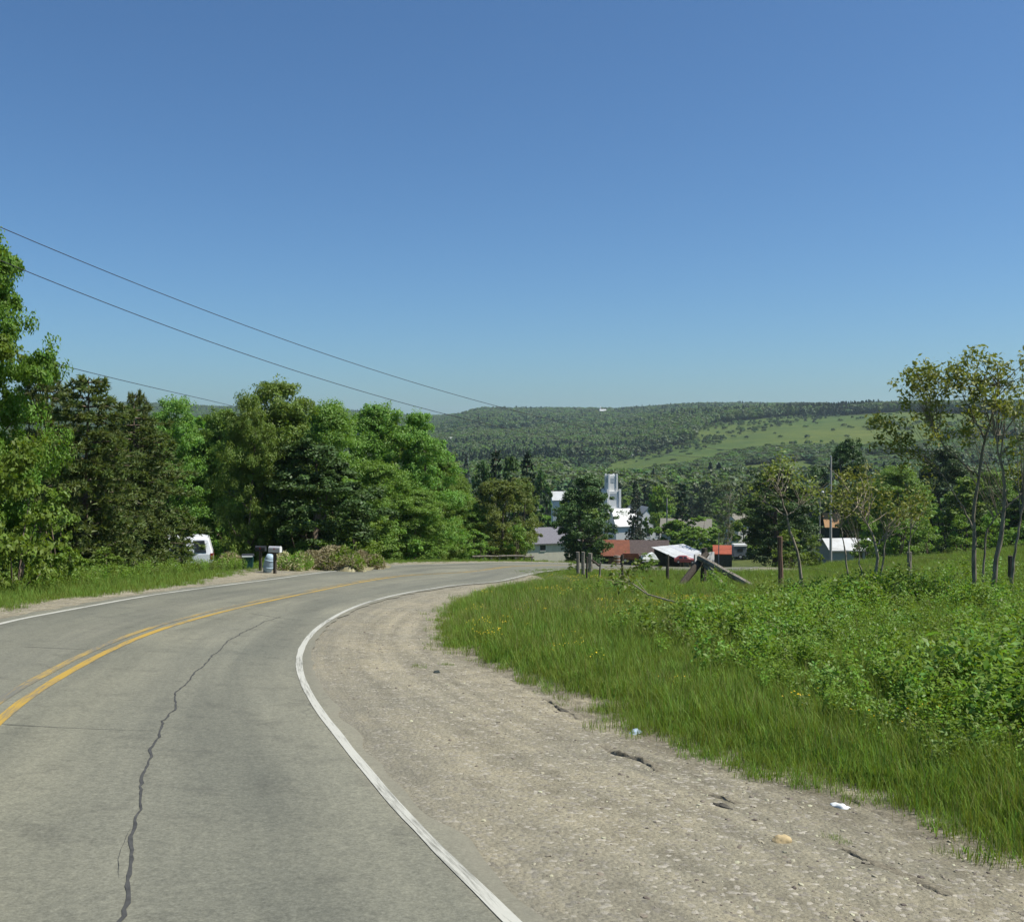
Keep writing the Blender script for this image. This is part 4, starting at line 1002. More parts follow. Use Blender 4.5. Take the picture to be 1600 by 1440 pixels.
# church: stepped tower with corner piers, white roof and a white gable to the right of the spruce
def church():
    d = 300; x, y = at(955, d); z = zb(842, d); k = d / F            # metres per picture pixel out there
    t = thing('church', 'white church with a stepped square tower and a white gable wall', 'church', (x, y, z), R(17))
    def tier(name, w_, z0, z1, pier, wh):
        mb = MB().box((-w_, -w_, z0), (w_, w_, z1)); o = mb.build('tower', WHITE_PAINT, t)
        p = MB()
        for sx in (-1, 1):
            for sy in (-1, 1):
                cx, cyy = sx * w_, sy * w_
                p.box((cx - pier, cyy - pier, z0), (cx + pier, cyy + pier, z1 + 0.55))
        p.build('corner_pier', WHITE_PAINT, o)
        q = MB()
        for s in (-1, 1): q.box((-w_ * .55, s * (w_ + .01) - .05, z1 - wh), (w_ * .55, s * (w_ + .01) + .05, z1 - 0.7))
        for s in (-1, 1): q.box((s * (w_ + .01) - .05, -w_ * .55, z1 - wh), (s * (w_ + .01) + .05, w_ * .55, z1 - 0.7))
        q.build('louvre', GREY_WALL, o)
        return o
    tier('upper', 1.28, 14.6, 19.2, 0.25, 2.1)
    tier('lower', 1.95, 9.6, 14.6, 0.32, 2.4)
    MB().box((-1.0, -1.0, 19.2), (1.0, 1.0, 19.5)).build('tower_cap', WHITE_PAINT, t)
    MB().box((-2.2, -2.2, -3), (2.2, 2.2, 9.6)).build('tower_base', WHITE_PAINT, t)
    # low hall in front of the tower, ridge along local x, and a taller wing whose gable faces the road
    def hall(x0, x1, y0, y1, h, rise, wall, roof, along_x):
        xm, ym = (x0 + x1) / 2, (y0 + y1) / 2; rg = h + rise
        top = [(x0, ym, rg), (x1, ym, rg)] if along_x else [(xm, y0, rg), (xm, y1, rg)]
        V = [(x0, y0, -3), (x1, y0, -3), (x1, y1, -3), (x0, y1, -3), (x0, y0, h), (x1, y0, h), (x1, y1, h), (x0, y1, h)] + top
        Fc = [(0, 1, 5, 4), (2, 3, 7, 6), (1, 2, 6, 9, 5), (3, 0, 4, 8, 7)] if along_x else [(0, 1, 5, 8, 4), (2, 3, 7, 9, 6), (1, 2, 6, 5), (3, 0, 4, 7)]
        MB().add(V, Fc + [(0, 3, 2, 1)]).build('wall', wall, t)
        for s in (-1, 1):
            V = []
            ends = (x0 - .3, x1 + .3) if along_x else (y0 - .3, y1 + .3)
            half = (y1 - y0) / 2 if along_x else (x1 - x0) / 2; sl = rise / half; mid = ym if along_x else xm
            for e in ends:
                for q, zz in ((0, rg + .02), (half + .4, h - .4 * sl + .02), (half + .4, h - .4 * sl + .25), (0, rg + .25)):
                    V.append((e, mid + s * q, zz) if along_x else (mid + s * q, e, zz))
            MB().add(V, [(0, 1, 2, 3), (7, 6, 5, 4), (0, 4, 5, 1), (1, 5, 6, 2), (2, 6, 7, 3), (3, 7, 4, 0)]).build('roof', roof, t)
    hall(-2.0, 5.0, -8.5, -2.4, 5.0, 4.4, WHITE_PAINT, WHITE_ROOF, True)
    hall(4.4, 14.2, -6.5, 6.0, 5.2, 4.6, WHITE_PAINT, SLATE, False)
    for u in (6.4, 9.3, 12.2):
        w_ = MB().box((u - .5, -6.55, 1.2), (u + .5, -6.504, 3.6)).build('window', GLASS, t)
        MB().box((u - .65, -6.6, 1.0), (u + .65, -6.503, 1.19)).build('sill', WHITE_PAINT, w_)
church()
gable('building', 'bright white flat looking roof seen left of the dark green maple', 'building', 876, 290, R(3), 5.0, 6.0, 3.2, 2.2, WHITE_PAINT, WHITE_ROOF, 0.3, z=zb(797, 290), base_drop=8)
# far houses on the ridges
def far_house(px, d, L, W, h, rise, label, lift=0.0, rot=0.0, roof=WHITE_ROOF, silo=False):
    x, y = at(px, d)
    t = gable('farmhouse', label, 'house', px, d, rot, L, W, h, rise, WHITE_PAINT, roof, 0.3, base_drop=14, z=gz1(x, y) + lift, wins=[('front', -L * .25, h * .55, 1.2, 1.4), ('front', L * .25, h * .55, 1.2, 1.4)])
    if silo:
        MB().lathe([(1.4, -12), (1.4, h + 9), (1.0, h + 10.2), (0.2, h + 10.8)], 12, c=(-L * .35, W * .6, 0)).build('silo', WHITE_PAINT, t)
far_house(942, 2300, 15, 9, 6, 4, 'tiny white farm with a thin silo on the far ridge', 5.5, silo=True)
far_house(716, 1150, 9, 7, 4, 3, 'small white farmhouse low on the far hillside', 5, 0.3)
far_house(706, 1180, 7, 5, 3, 2, 'smaller white shed beside the farmhouse on the far hillside', 4.5, -0.2)
far_house(705, 1300, 6, 5, 5, 2.5, 'white house alone above the two far hillside buildings', 6, 0.1)
far_house(1096, 210, 3.2, 2.6, 2.2, 1.0, 'white roofed shed just above the taupe roofed house', 5.2, 0.15)

# ------------------------------------------------------------------ vehicles and things by the buildings
def wheel(t, x, y, r, w=0.22):
    an = np.arange(20) * 2 * math.pi / 20
    def disc(r0, w0, mat, name, par, y0):
        V = [(x + r0 * math.cos(a), y0 - w0 / 2, r + r0 * math.sin(a)) for a in an] + [(x + r0 * math.cos(a), y0 + w0 / 2, r + r0 * math.sin(a)) for a in an]
        return MB().add(V, [(i, (i + 1) % 20, 20 + (i + 1) % 20, 20 + i) for i in range(20)] + [tuple(range(20))[::-1], tuple(range(20, 40))]).build(name, mat, par)
    ty = disc(r, w, RUBBER, 'wheel', t, y)
    disc(r * .58, w + .03, GALV, 'rim', ty, y)

def loft_body(secs, mat, name, par):
    """secs: (x, half width low, half width high, z low, z belt, z top)"""
    V = []; k = 8
    for x, wl, wh, z0, zb_, z1 in secs:
        V += [(x, -wl * .94, z0), (x, -wl, z0 + .12), (x, -wl, zb_), (x, -wh, z1 - .10), (x, -wh + .12, z1), (x, wh - .12, z1), (x, wh, z1 - .10), (x, wl, zb_), (x, wl, z0 + .12), (x, wl * .94, z0)]
    m = 10; n = len(secs)
    Fc = [(i * m + j, i * m + (j + 1) % m, (i + 1) * m + (j + 1) % m, (i + 1) * m + j) for i in range(n - 1) for j in range(m)]
    Fc += [tuple(range(m))[::-1], tuple(range((n - 1) * m, n * m))]
    Fc = [q[::-1] for q in Fc]
    o = MB().add(V, Fc).build(name, mat, par)
    b = o.modifiers.new('edge', 'BEVEL'); b.width = 0.05; b.segments = 2; b.limit_method = 'ANGLE'; b.angle_limit = R(25)
    return o

def van():
    d = 52; x, y = at(255, d); z = zb(898, d)
    t = thing('van', 'white van parked behind the pine boughs with only its rear end showing', 'van', (x, y, z), R(15))
    # nose towards -x, rear towards +x
    loft_body([(-2.55, .86, .60, .48, .78, .92), (-2.3, .96, .80, .34, .95, 1.06), (-1.45, .98, .86, .32, 1.06, 1.16), (-0.75, .99, .82, .32, 1.12, 1.92), (-0.2, .99, .80, .32, 1.12, 2.02), (1.9, .99, .80, .32, 1.12, 2.02), (2.28, .98, .80, .34, 1.12, 1.96), (2.50, .96, .93, .40, 1.08, 1.20)], CAR_WHITE, 'body', t)
    # rear pillar slopes: windows let proud of the side
    def pane(pts, name='side_window'):
        V = [(a, b - .012, c) for a, b, c in pts] + [(a, b + .012, c) for a, b, c in pts]; n = len(pts)
        return MB().add(V, [tuple(range(n)), tuple(range(n, 2 * n))[::-1]] + [(i, n + i, n + (i + 1) % n, (i + 1) % n) for i in range(n)]).build(name, GLASS, t)
    def ys(zz, s): return s * (0.995 - (zz - 1.12) / 0.85 * 0.185 + 0.006)
    for s in (-1, 1):
        for x0, x1, x2, x3 in ((-0.62, 0.10, 0.10, -0.42), (0.45, 1.22, 1.18, 0.45), (1.62, 2.20, 2.10, 1.60)):
            pane([(x0, ys(1.22, s), 1.22), (x1, ys(1.22, s), 1.22), (x2, ys(1.84, s), 1.84), (x3, ys(1.84, s), 1.84)])
        MB().box((2.40, s * .93 - .05, .85), (2.53, s * .93 + .05, 1.18)).build('tail_light', LAMP_RED, t)
        MB().box((.55, s * 1.0 - .02, 1.0), (.75, s * 1.0 + .02, 1.05)).build('door_handle', CHROME, t)
    MB().box((2.335, -.62, 1.25), (2.36, .62, 1.82), Matrix.Translation((0.05, 0, 0)) @ Matrix.Rotation(R(-4), 4, 'Y')).build('rear_window', GLASS, t)
    MB().box((2.42, -.98, .36), (2.62, .98, .52)).build('bumper', CHROME, t)
    MB().box((2.515, -.25, .62), (2.535, .25, .76)).build('number_plate', GALV, t)
    for X in (-1.7, 1.55):
        for s in (-1, 1): wheel(t, X, s * .90, .34)
van()

def small_car(label, px, d, rot, mat, z, s=1.0):
    x, y = at(px, d)
    t = thing('parked_car', label, 'car', (x, y, z), rot); t.scale = (s, s, s)
    loft_body([(-2.1, .74, .6, .40, .62, .74), (-1.9, .82, .72, .28, .72, .86), (-0.9, .84, .74, .24, .84, .95), (-0.25, .85, .62, .24, .88, 1.38), (0.2, .85, .60, .24, .88, 1.44), (1.2, .85, .62, .24, .90, 1.40), (1.75, .84, .72, .26, .90, 1.0), (2.1, .78, .66, .40, .72, .86)], mat, 'body', t)
    for sgn in (-1, 1):
        for x0, x1 in ((-.3, .35), (.45, 1.2)):
            V = [(x0, sgn * .80, .95), (x1, sgn * .80, .95), (x1 - .08, sgn * .665, 1.32), (x0 + .1, sgn * .665, 1.32)]
            V = [(a, b + sgn * .03, c) for a, b, c in V] + [(a, b - sgn * .03, c) for a, b, c in V]
            MB().add(V, [(0, 1, 2, 3), (7, 6, 5, 4), (0, 4, 5, 1), (1, 5, 6, 2), (2, 6, 7, 3), (3, 7, 4, 0)]).build('side_window', GLASS, t)
        MB().box((-2.1, sgn * .6 - .12, .56), (-1.98, sgn * .6 + .12, .70)).build('headlight', CHROME, t)
    for X in (-1.3, 1.3):
        for sgn in (-1, 1): wheel(t, X, sgn * .76, .30, .18)
small_car('faded red car parked against the pale roofed lean to', 1071, 116, R(170), CAR_RED, zb(879.5, 116), 0.62)

def lumpy(name, label, cat, px, d, z, rad, mat, seed=1, sub=3, amp=0.22, sq=(1, 1, 1)):
    r_ = np.random.default_rng(seed)
    import bmesh
    bm = bmesh.new(); bmesh.ops.create_icosphere(bm, subdivisions=sub, radius=1.0)
    ph = r_.uniform(0, 6.28, 9)
    for v in bm.verts:
        p = v.co; f = 1 + amp * (math.sin(3.1 * p.x + ph[0]) * math.cos(2.7 * p.y + ph[1]) + .6 * math.sin(5.3 * p.z + 4 * p.x + ph[2]) + .4 * math.sin(8.7 * p.y - 6 * p.x + ph[3])) / 1.6
        v.co = Vector((p.x * rad * sq[0] * f, p.y * rad * sq[1] * f, (max(p.z, -.35)) * rad * sq[2] * f))
    me = bpy.data.meshes.new(name); bm.to_mesh(me); bm.free(); me.materials.append(mat)
    me.polygons.foreach_set('use_smooth', [True] * len(me.polygons))
    x, y = at(px, d)
    o = link(name, me, None, (x, y, z), (0, 0, r_.uniform(0, 6)))
    return tag(o, label, cat)

# covered trailer, rusty trailer, white panels, barrel
def covered_trailer():
    d = 112; x, y = at(1014, d); z = zb(881, d)
    t = thing('trailer', 'white tarpaulin covered trailer in front of the long shed', 'trailer', (x, y, z), R(10))
    MB().box((-.95, -.5, .35), (.95, .5, .62)).build('bed', WHITE_PAINT, t)
    loft = MB(); P = [(-.9, .62), (-.75, .95), (-.2, 1.0), (.1, 1.2), (.45, 1.3), (.7, 1.0), (.92, .62)]
    V = [(a, s * .46 * (1 if b < .9 else .8), b) for s in (-1, 1) for a, b in P]; n = len(P)
    loft.add(V, [tuple(range(n)), tuple(range(n, 2 * n))[::-1]] + [(i, i + n, (i + 1) % n + n, (i + 1) % n) for i in range(n)]); loft.build('tarpaulin', PAPER, t)
    for s in (-1, 1): wheel(t, 0.1, s * .56, .26, .16)
    MB().box((-1.6, -.04, .38), (-.95, .04, .46)).build('tow_bar', DARK_WOOD, t)
covered_trailer()
def rusty_wagon():
    d = 116; x, y = at(985, d); z = zb(878, d)
    t = thing('farm_wagon', 'rusty red farm wagon between the long shed and the white trailer', 'wagon', (x, y, z), R(-5))
    MB().box((-.95, -.5, .35), (.95, .5, .45)).build('deck', RUST_ROOF, t)
    for a, b in (((-.95, -.52, .45), (.95, -.48, .95)), ((-.95, .48, .45), (.95, .52, .95)), ((-.97, -.48, .45), (-.93, .48, .95)), ((.93, -.48, .45), (.97, .48, .95))):
        MB().box(a, b).build('side_board', RUST_ROOF, t)
    for X in (-.6, .6):
        for s in (-1, 1): wheel(t, X, s * .5, .26, .12)
rusty_wagon()
def low_wall():
    d = 110; t = None
    x, y = at(1101, d); z = zb(879, d)
    t = thing('panel_fence', 'low white panel fence beside the lean to and the orange red roof', 'fence', (x, y, z), R(34))
    for i in range(4):
        MB().box((-1.5 + i * .75, -.03, .0), (-.78 + i * .75, .03, 1.08 - .06 * (i % 2) + .1 * (i == 3))).build('panel', WHITE_PAINT, t)
        MB().box((-1.56 + i * .75, .035, -.2), (-1.48 + i * .75, .11, 1.0)).build('post', OLD_WOOD, t)
low_wall()
def cabin_trailer():
    d = 118; x, y = at(1155, d); z = zb(872, d)
    t = thing('caravan', 'small blue grey caravan with a white roof beside the orange red roof', 'caravan', (x, y, z), R(4))
    MB().box((-.75, -.5, .25), (.75, .5, 1.5)).build('body', SLATE, t)
    MB().box((-.80, -.55, 1.5), (.80, .55, 1.72), taper=.94).build('roof', WHITE_PAINT, t)
    MB().box((-.35, -.52, .85), (.3, -.503, 1.25)).build('window', GLASS, t)
    for s in (-1, 1): wheel(t, 0, s * .46, .25, .14)
cabin_trailer()
def barrel():
    d = 88; x, y = at(964, d); z = zb(882, d)
    t = thing('barrel', 'brown upright barrel standing behind the fence posts', 'barrel', (x, y, z))
    MB().lathe([(.24, 0), (.28, .25), (.29, .42), (.28, .6), (.24, .84)], 16).build('staves', RUST_WOOD, t)
    for zz in (.12, .42, .72): MB().lathe([(.292, zz), (.292, zz + .04)], 16).build('hoop', GALV, t)
barrel()

# ------------------------------------------------------------------ poles and wires
def pole(label, px, d, py_top, r, arm=True, name='utility_pole', zbase=None):
    x, y = at(px, d); z = gz1(x, y); H = zpy(py_top, d) - z
    t = thing(name, label, 'utility pole', (x, y, z))
    MB().tube([(0, 0, -1), (0, 0, H * .5), (0.02, 0, H)], [r * 1.2, r, r * .75], 10).build('shaft', POLE_M, t)
    if arm:
        MB().box((-.05, -.05, H - .05), (.05, .05, H + .12)).build('top_pin', WHITE_PAINT, t)
        MB().tube([(-.75, 0, H * .70), (-.1, 0, H * .745)], .035, 6).build('bracket', GALV, t)
        MB().lathe([(.02, 0), (.13, .05), (.15, .14), (.06, .24)], 10, c=(-.78, 0, H * .66)).build('lamp_head', GALV, t)
    return (x, y, z + H)
PT = pole('tall silvery utility pole rising behind the field crest', 1298, 97, 713, 0.115)
pole('short pale pole above the taupe roof', 1042, 190, 778, 0.14, False)
pole('thin dark pole left of the silvery utility pole', 1281, 125, 776, 0.07, False)
pole('thin dark pole in front of the orange red roof', 1123, 108, 832, 0.05, False, 'pole')
def wire(label, pts, r=0.012):
    P = np.array(pts); s = np.linspace(0, 1, len(P)); k = len(P) - 1
    u = np.r_[0, np.cumsum(np.linalg.norm(np.diff(P, axis=0), axis=1))]; u /= u[-1]
    q = np.linspace(0, 1, 70); deg = min(3, k)
    Q = np.stack([np.polyval(np.polyfit(u, P[:, c], deg), q) for c in range(3)], 1)
    tag(MB().tube(Q, r, 5).build('power_line', WIRE_M), label, 'power line', 'power lines over the left wood')
def wp(px, py, d): x, y = at(px, d); return (x, y, zpy(py, d))
wire('uppermost power line sloping down across the sky', [wp(-160, 285, 23.5), wp(0, 355, 26), wp(400, 514, 33.5), wp(780, 636, 46), wp(1040, 690, 61), PT])
wire('middle power line sloping down across the sky below the uppermost', [wp(-160, 335, 22.5), wp(20, 420, 25.5), wp(350, 541, 32), wp(690, 645, 43), wp(1000, 705, 60), (PT[0], PT[1], PT[2] - .5)])
wire('lowest power line running behind the pines to the tall leafy tree', [wp(-160, 500, 24), wp(60, 563, 30), wp(200, 595, 37), wp(340, 629, 49), wp(420, 650, 60)])
def near_pole():
    x, y = at(-165, 23.2); z = gz1(x, y)
    t = thing('utility_pole', 'weathered utility pole just outside the left edge that carries the power lines', 'utility pole', (x, y, z))
    H = zpy(280, 23.2) - z
    MB().tube([(0, 0, -1), (0, 0, H)], [.15, .11], 10).build('shaft', POLE_M, t)
near_pole()

# ------------------------------------------------------------------ fence on the right
def post(mb_or_none, label, px, d, py_top, r, lean=(0, 0), mat=OLD_WOOD, sq=False):
    x, y = at(px, d); z = gz1(x, y); H = zpy(py_top, d) - z
    n = 7; k = 5
    V = np.linspace(0, 1, k)
    mb = MB().tube(np.c_[lean[0] * V + rng.normal(0, .006, k), lean[1] * V, -0.3 + (H + .3) * V], r * rng.uniform(.88, 1.1, k), n)
    o = mb.build('fence_post', mat); o.location = (x, y, z)
    tag(o, label, 'fence post', 'fence posts along the field')
    return (x + lean[0], y + lean[1], z + H)
tops = []
tops.append(post(None, 'pale thick fence post at the far end of the fence', 903, 51, 862, .09))
tops.append(post(None, 'second pale fence post close right of the far end one', 911, 50, 862, .09))
post(None, 'pale fence post with a rounded top beyond the thin dark posts', 922, 53, 864, .13)
tops.append(post(None, 'thin dark fence post leaning by the pale pair', 917, 47, 870, .05, mat=DARK_WOOD))
tops.append(post(None, 'dark fence post left of the fence grown bush', 972, 42, 866, .055, mat=DARK_WOOD))
tops.append(post(None, 'dark fence post right of the fence grown bush', 1043, 42, 866, .065, mat=DARK_WOOD))
def braced(label, px, d, py_top, r, braces, mat):
    x, y = at(px, d); z = gz1(x, y); H = zpy(py_top, d) - z
    t = thing('braced_post', label, 'fence post', (x, y, z), 0, 'fence posts along the field')
    MB().tube(np.array([(0, 0, -.3), (.01, 0, H * .5), (.04, 0, H)]), [r, r * .95, r * .9], 8).build('post', mat, t)
    for (p1, y1, dd1), (p2, y2, dd2), rr_, m_ in braces:
        a = np.array(wp(p1, y1, dd1)) - (x, y, z); b = np.array(wp(p2, y2, dd2)) - (x, y, z)
        s = np.linspace(0, 1, 5)[:, None]
        MB().tube(a + (b - a) * s + rng.normal(0, .008, (5, 3)), [rr_ * .9, rr_, rr_ * 1.05, rr_, rr_ * .95], 8).build('brace', m_, t)
    return (x, y, z + H)
tops.append(braced('dark corner post propped by three slanting logs', 1099, 38, 856, .125,
       [((1104, 864, 38), (1060, 920, 37.0), .135, DARK_WOOD), ((1092, 870, 37.7), (1174, 916, 35.6), .125, OLD_WOOD), ((1101, 882, 37.6), (1134, 920, 35.9), .095, OLD_WOOD)], DARK_WOOD))
braced('short thin post propped by one dark slanting stick', 937, 47, 878, .045, [((937, 884, 47), (925, 875, 47), .05, DARK_WOOD)], OLD_WOOD)
tops.append(post(None, 'tall reddish brown fence post leaning slightly left', 1221, 32, 838, .085, (-0.05, 0), RUST_WOOD))
tops.append(post(None, 'grey fence post behind the forked sapling', 1421, 30, 862, .07))
tops.append(post(None, 'dark fence post behind the paired sapling stems', 1578, 28.5, 868, .06, mat=DARK_WOOD))
tops.append(post(None, 'grey fence post beyond the right edge', 1730, 27, 868, .06))
post(None, 'short white marker stake sunk in the weeds', 1251, 22, 968, .035, mat=WHITE_PAINT)
def fence_wires():
    for j, dz in enumerate((-.12, -.50, -.85)):
        t = MB()
        for a, b in zip(tops[:-1], tops[1:]):
            A = np.array(a) + (0, 0, dz if a[2] - gz1(a[0], a[1]) > 1 else dz * .8); B = np.array(b) + (0, 0, dz)
            s = np.linspace(0, 1, 7)[:, None]
            P = A + (B - A) * s; P[:, 2] -= .06 * np.sin(np.pi * s[:, 0])
            t.tube(P, .0028, 4)
        tag(t.build('fence_wire', WIRE_M), 'thin rusty fence wire strung along the %s of the posts' % ('tops', 'middles', 'feet')[j], 'wire', 'fence wires along the field')
fence_wires()

# ------------------------------------------------------------------ roadside: rail, bins, mailboxes, heaps, litter
def log_rail():
    d = 68.5; x, y = at(795, d); z = gz1(x, y)
    t = thing('log_rail', 'low weathered log rail on short posts along the outside of the bend', 'guard rail', (x, y, z), R(2))
    px2m = d / F
    xs = np.linspace(-1.75, 1.6, 7)
    for i, X in enumerate(xs): MB().box((X - .06, -.05, -.3), (X + .06, .05, .42 - .02 * (i % 2))).build('post', OLD_WOOD, t)
    for a, b, zz in ((-2.5, -.7, .47), (-.68, 1.1, .49), (1.12, 1.75, .44)):
        MB().tube([(a, -.02, zz), ((a + b) / 2, 0, zz + .02), (b, .02, zz)], [.065, .06, .055], 7).build('rail', OLD_WOOD, t)
log_rail()
def mailbox(label, px, d, z_py, L, h, w, rot, mat, newspaper=False):
    x, y = at(px, d); z = gz1(x, y); zt = zpy(z_py, d) - z
    t = thing('mailbox', label, 'mailbox', (x, y, z), rot)
    MB().box((-.05, -.05, -.3), (.05, .05, zt - .02)).build('post', DARK_WOOD, t)
    MB().box((-L * .42, -w * .4, zt - .02), (L * .42, w * .4, zt)).build('support_board', DARK_WOOD, t)
    an = np.linspace(0, math.pi, 9)
    prof = [(-w / 2, 0), (-w / 2, h - w / 2)] + [(-w / 2 * math.cos(a), h - w / 2 + w / 2 * math.sin(a)) for a in an[1:-1]] + [(w / 2, h - w / 2), (w / 2, 0)]
    n = len(prof)
    V = [(X, p[0], zt + .003 + p[1]) for X in (-L / 2, L / 2) for p in prof]
    MB().add(V, [tuple(range(n)), tuple(range(n, 2 * n))[::-1]] + [(i, i + n, (i + 1) % n + n, (i + 1) % n)[::-1] for i in range(n)]).build('box', mat, t)
    dr = MB(); V = [(L / 2 + o, p[0] * 1.04, zt + p[1] * 1.04) for o in (.003, .02) for p in prof]
    dr.add(V, [tuple(range(n)), tuple(range(n, 2 * n))[::-1]] + [(i, i + n, (i + 1) % n + n, (i + 1) % n)[::-1] for i in range(n)])
    dr.build('door', WHITE_PAINT if mat is GALV else mat, t)  # grey box gets a whiter door: the sunlit end is put into its colour
    MB().box((0.0, -w / 2 - .015, zt + h * .45), (.03, -w / 2 - .003, zt + h * .75)).build('flag', LAMP_RED, t)
mailbox('pale grey mailbox with a bright rounded door on a dark post', 429.5, 38, 862.5, .46, .23, .19, R(-14), GALV)
mailbox('dark low mailbox left of the pale grey one', 407, 39.5, 860.5, .40, .20, .17, R(-10), BLACK_PL)
def bin_():
    d = 43; x, y = at(387, d); z = gz1(x, y)
    t = thing('trash_bin', 'dark teal plastic trash bin in the verge grass left of the mailboxes', 'bin', (x, y, z), R(12))
    H = zpy(868, d) - z
    MB().box((-.20, -.22, -.02), (.20, .22, H), taper=1.22).build('body', TEAL, t)
    MB().box((-.27, -.30, H + .002), (.27, .30, H + .06), taper=.9).build('lid', BLACK_PL, t)
    MB().box((-.22, -.36, H - .02), (.22, -.305, H + .03)).build('handle', PAPER, t)
    for s in (-1, 1): MB().tube([(s * .2 - .03, .26, .10), (s * .2 + .03, .26, .10)], .1, 12).build('wheel', RUBBER, t)
bin_()
def drum():
    d = 38.5; x, y = at(417, d); z = gz1(x, y); H = zpy(864.5, d) - z
    t = thing('barrel', 'pale blue plastic drum tilted under the mailboxes', 'barrel', (x, y, z))
    t.rotation_euler = (R(4), R(14), 0)
    MB().lathe([(.12, 0), (.15, .02), (.19, H * .25), (.205, H * .5), (.19, H * .8), (.15, H * .97), (.06, H)], 20).build('body', PALE_BLUE, t, smooth=True)
    for f in (.3, .68): MB().lathe([(.201, H * f), (.213, H * f + .015), (.201, H * f + .03)], 20).build('hoop', PALE_BLUE, t)
    MB().lathe([(.03, H), (.03, H + .03)], 10, c=(.08, 0, 0)).build('bung', BLACK_PL, t)
drum()
def heap(label, px, d, half_px, py_top, seed, n=9000):
    r_ = np.random.default_rng(seed)
    x, y = at(px, d); z = gz1(x, y); H = zpy(py_top, d) - z; W = half_px / F * d
    bumps = [(r_.uniform(-.75, .75) * W, r_.uniform(-.5, .5), r_.uniform(.3, .6) * W, r_.uniform(.65, 1.0) * H) for _ in range(9)]
    def hh(X, Y): return np.max([h * np.clip(1 - ((X - a) / w) ** 2 - ((Y - b) / .95) ** 2, 0, 1) ** .6 for a, b, w, h in bumps], 0)
    gx = np.linspace(-W * 1.1, W * 1.1, 60); gy = np.linspace(-1.6, 1.6, 26)
    X, Y = np.meshgrid(gx, gy, indexing='ij'); Z = hh(X, Y) * (1 + .10 * r_.normal(0, 1, X.shape)) - .1
    i, j = np.meshgrid(np.arange(59), np.arange(25), indexing='ij')
    Q = np.stack([i * 26 + j, (i + 1) * 26 + j, (i + 1) * 26 + j + 1, i * 26 + j + 1], -1).reshape(-1, 4)
    t = thing('brush_heap', label, 'heap', (x, y, z))
    link('core', big_mesh('heap_core', np.c_[X.ravel(), Y.ravel(), Z.ravel()], Q, L_DRY, {'rnd': ('FLOAT', 'FACE', r_.random(len(Q)))}), t)
    cx = r_.uniform(-W, W, n); cyy = r_.uniform(-1.2, .9, n); cz = hh(cx, cyy); ok = cz > .03
    C = np.c_[cx, cyy, cz + r_.normal(0, .03, n)][ok]
    V, Qs = leaf_faces(C, np.full(len(C), .22), up=.3, aspect=.22)
    o = link('stalks', big_mesh('heap_stalks', V, Qs, [L_DRY, L_WEED], {'rnd': ('FLOAT', 'FACE', r_.random(len(Qs)))}), t)
    mi = (wob(C[:, 0], C[:, 2] * 2, .55, seed) + r_.normal(0, .4, len(C)) > .36).astype(np.int32)
    o.data.polygons.foreach_set('material_index', mi); o['kind'] = 'stuff'
heap('tallest heap of dry cut brush along the gravel edge, right of the mailbox', 520, 43, 52, 855, 5)
heap('flatter heap of dry brush trailing off at the end of the row', 570, 46, 32, 862, 8, 6000)
heap('weedy green brown heap of cut brush just right of the mailbox', 458, 41.5, 30, 866, 12, 6000)
heap('small low tan heap of brush behind the teal bin', 358, 47, 26, 866, 15, 4000)

def rock(name, label, cat, px, py, rad, mat, seed, sq, amp=.2):
    d0 = on_plane([(px, py)])[0]; x, y = d0; z = gz1(x, y) + .012
    o = lumpy(name, label, cat, HX + x / y * F, y, z, rad, mat, seed, 3, amp, sq); return o
rock('rock', 'tan oblong rock lying alone on the gravel shoulder', 'rock', 1222, 1316, .078, ROCK_TAN, 3, (1.0, .75, .62))
rock('litter', 'crumpled white paper at the edge of the grass', 'litter', 1313, 1263, .055, PAPER, 9, (1.25, .7, .5), .5)
rock('litter', 'pale blue crumpled wrapper lying at the grass edge', 'litter', 993, 1147, .07, BLUE_PAPER, 21, (1.3, .7, .5), .5)
rock('rock', 'dark lump of asphalt near the start of the grass', 'rock', 682, 1052, .055, DARK_WALL, 4, (1, .8, .7))
for i, (px, py, lab) in enumerate(((880, 1112, 'small dark asphalt crumb at the upper end of the gravel'), (1130, 1262, 'flat dark asphalt crumb midway down the gravel'))):
    o = rock('asphalt_crumb', lab, 'asphalt piece', px, py, .05, CLOD, 30 + i, (1.6, .6, .4), .5); o.rotation_euler = (0, 0, R(-48))
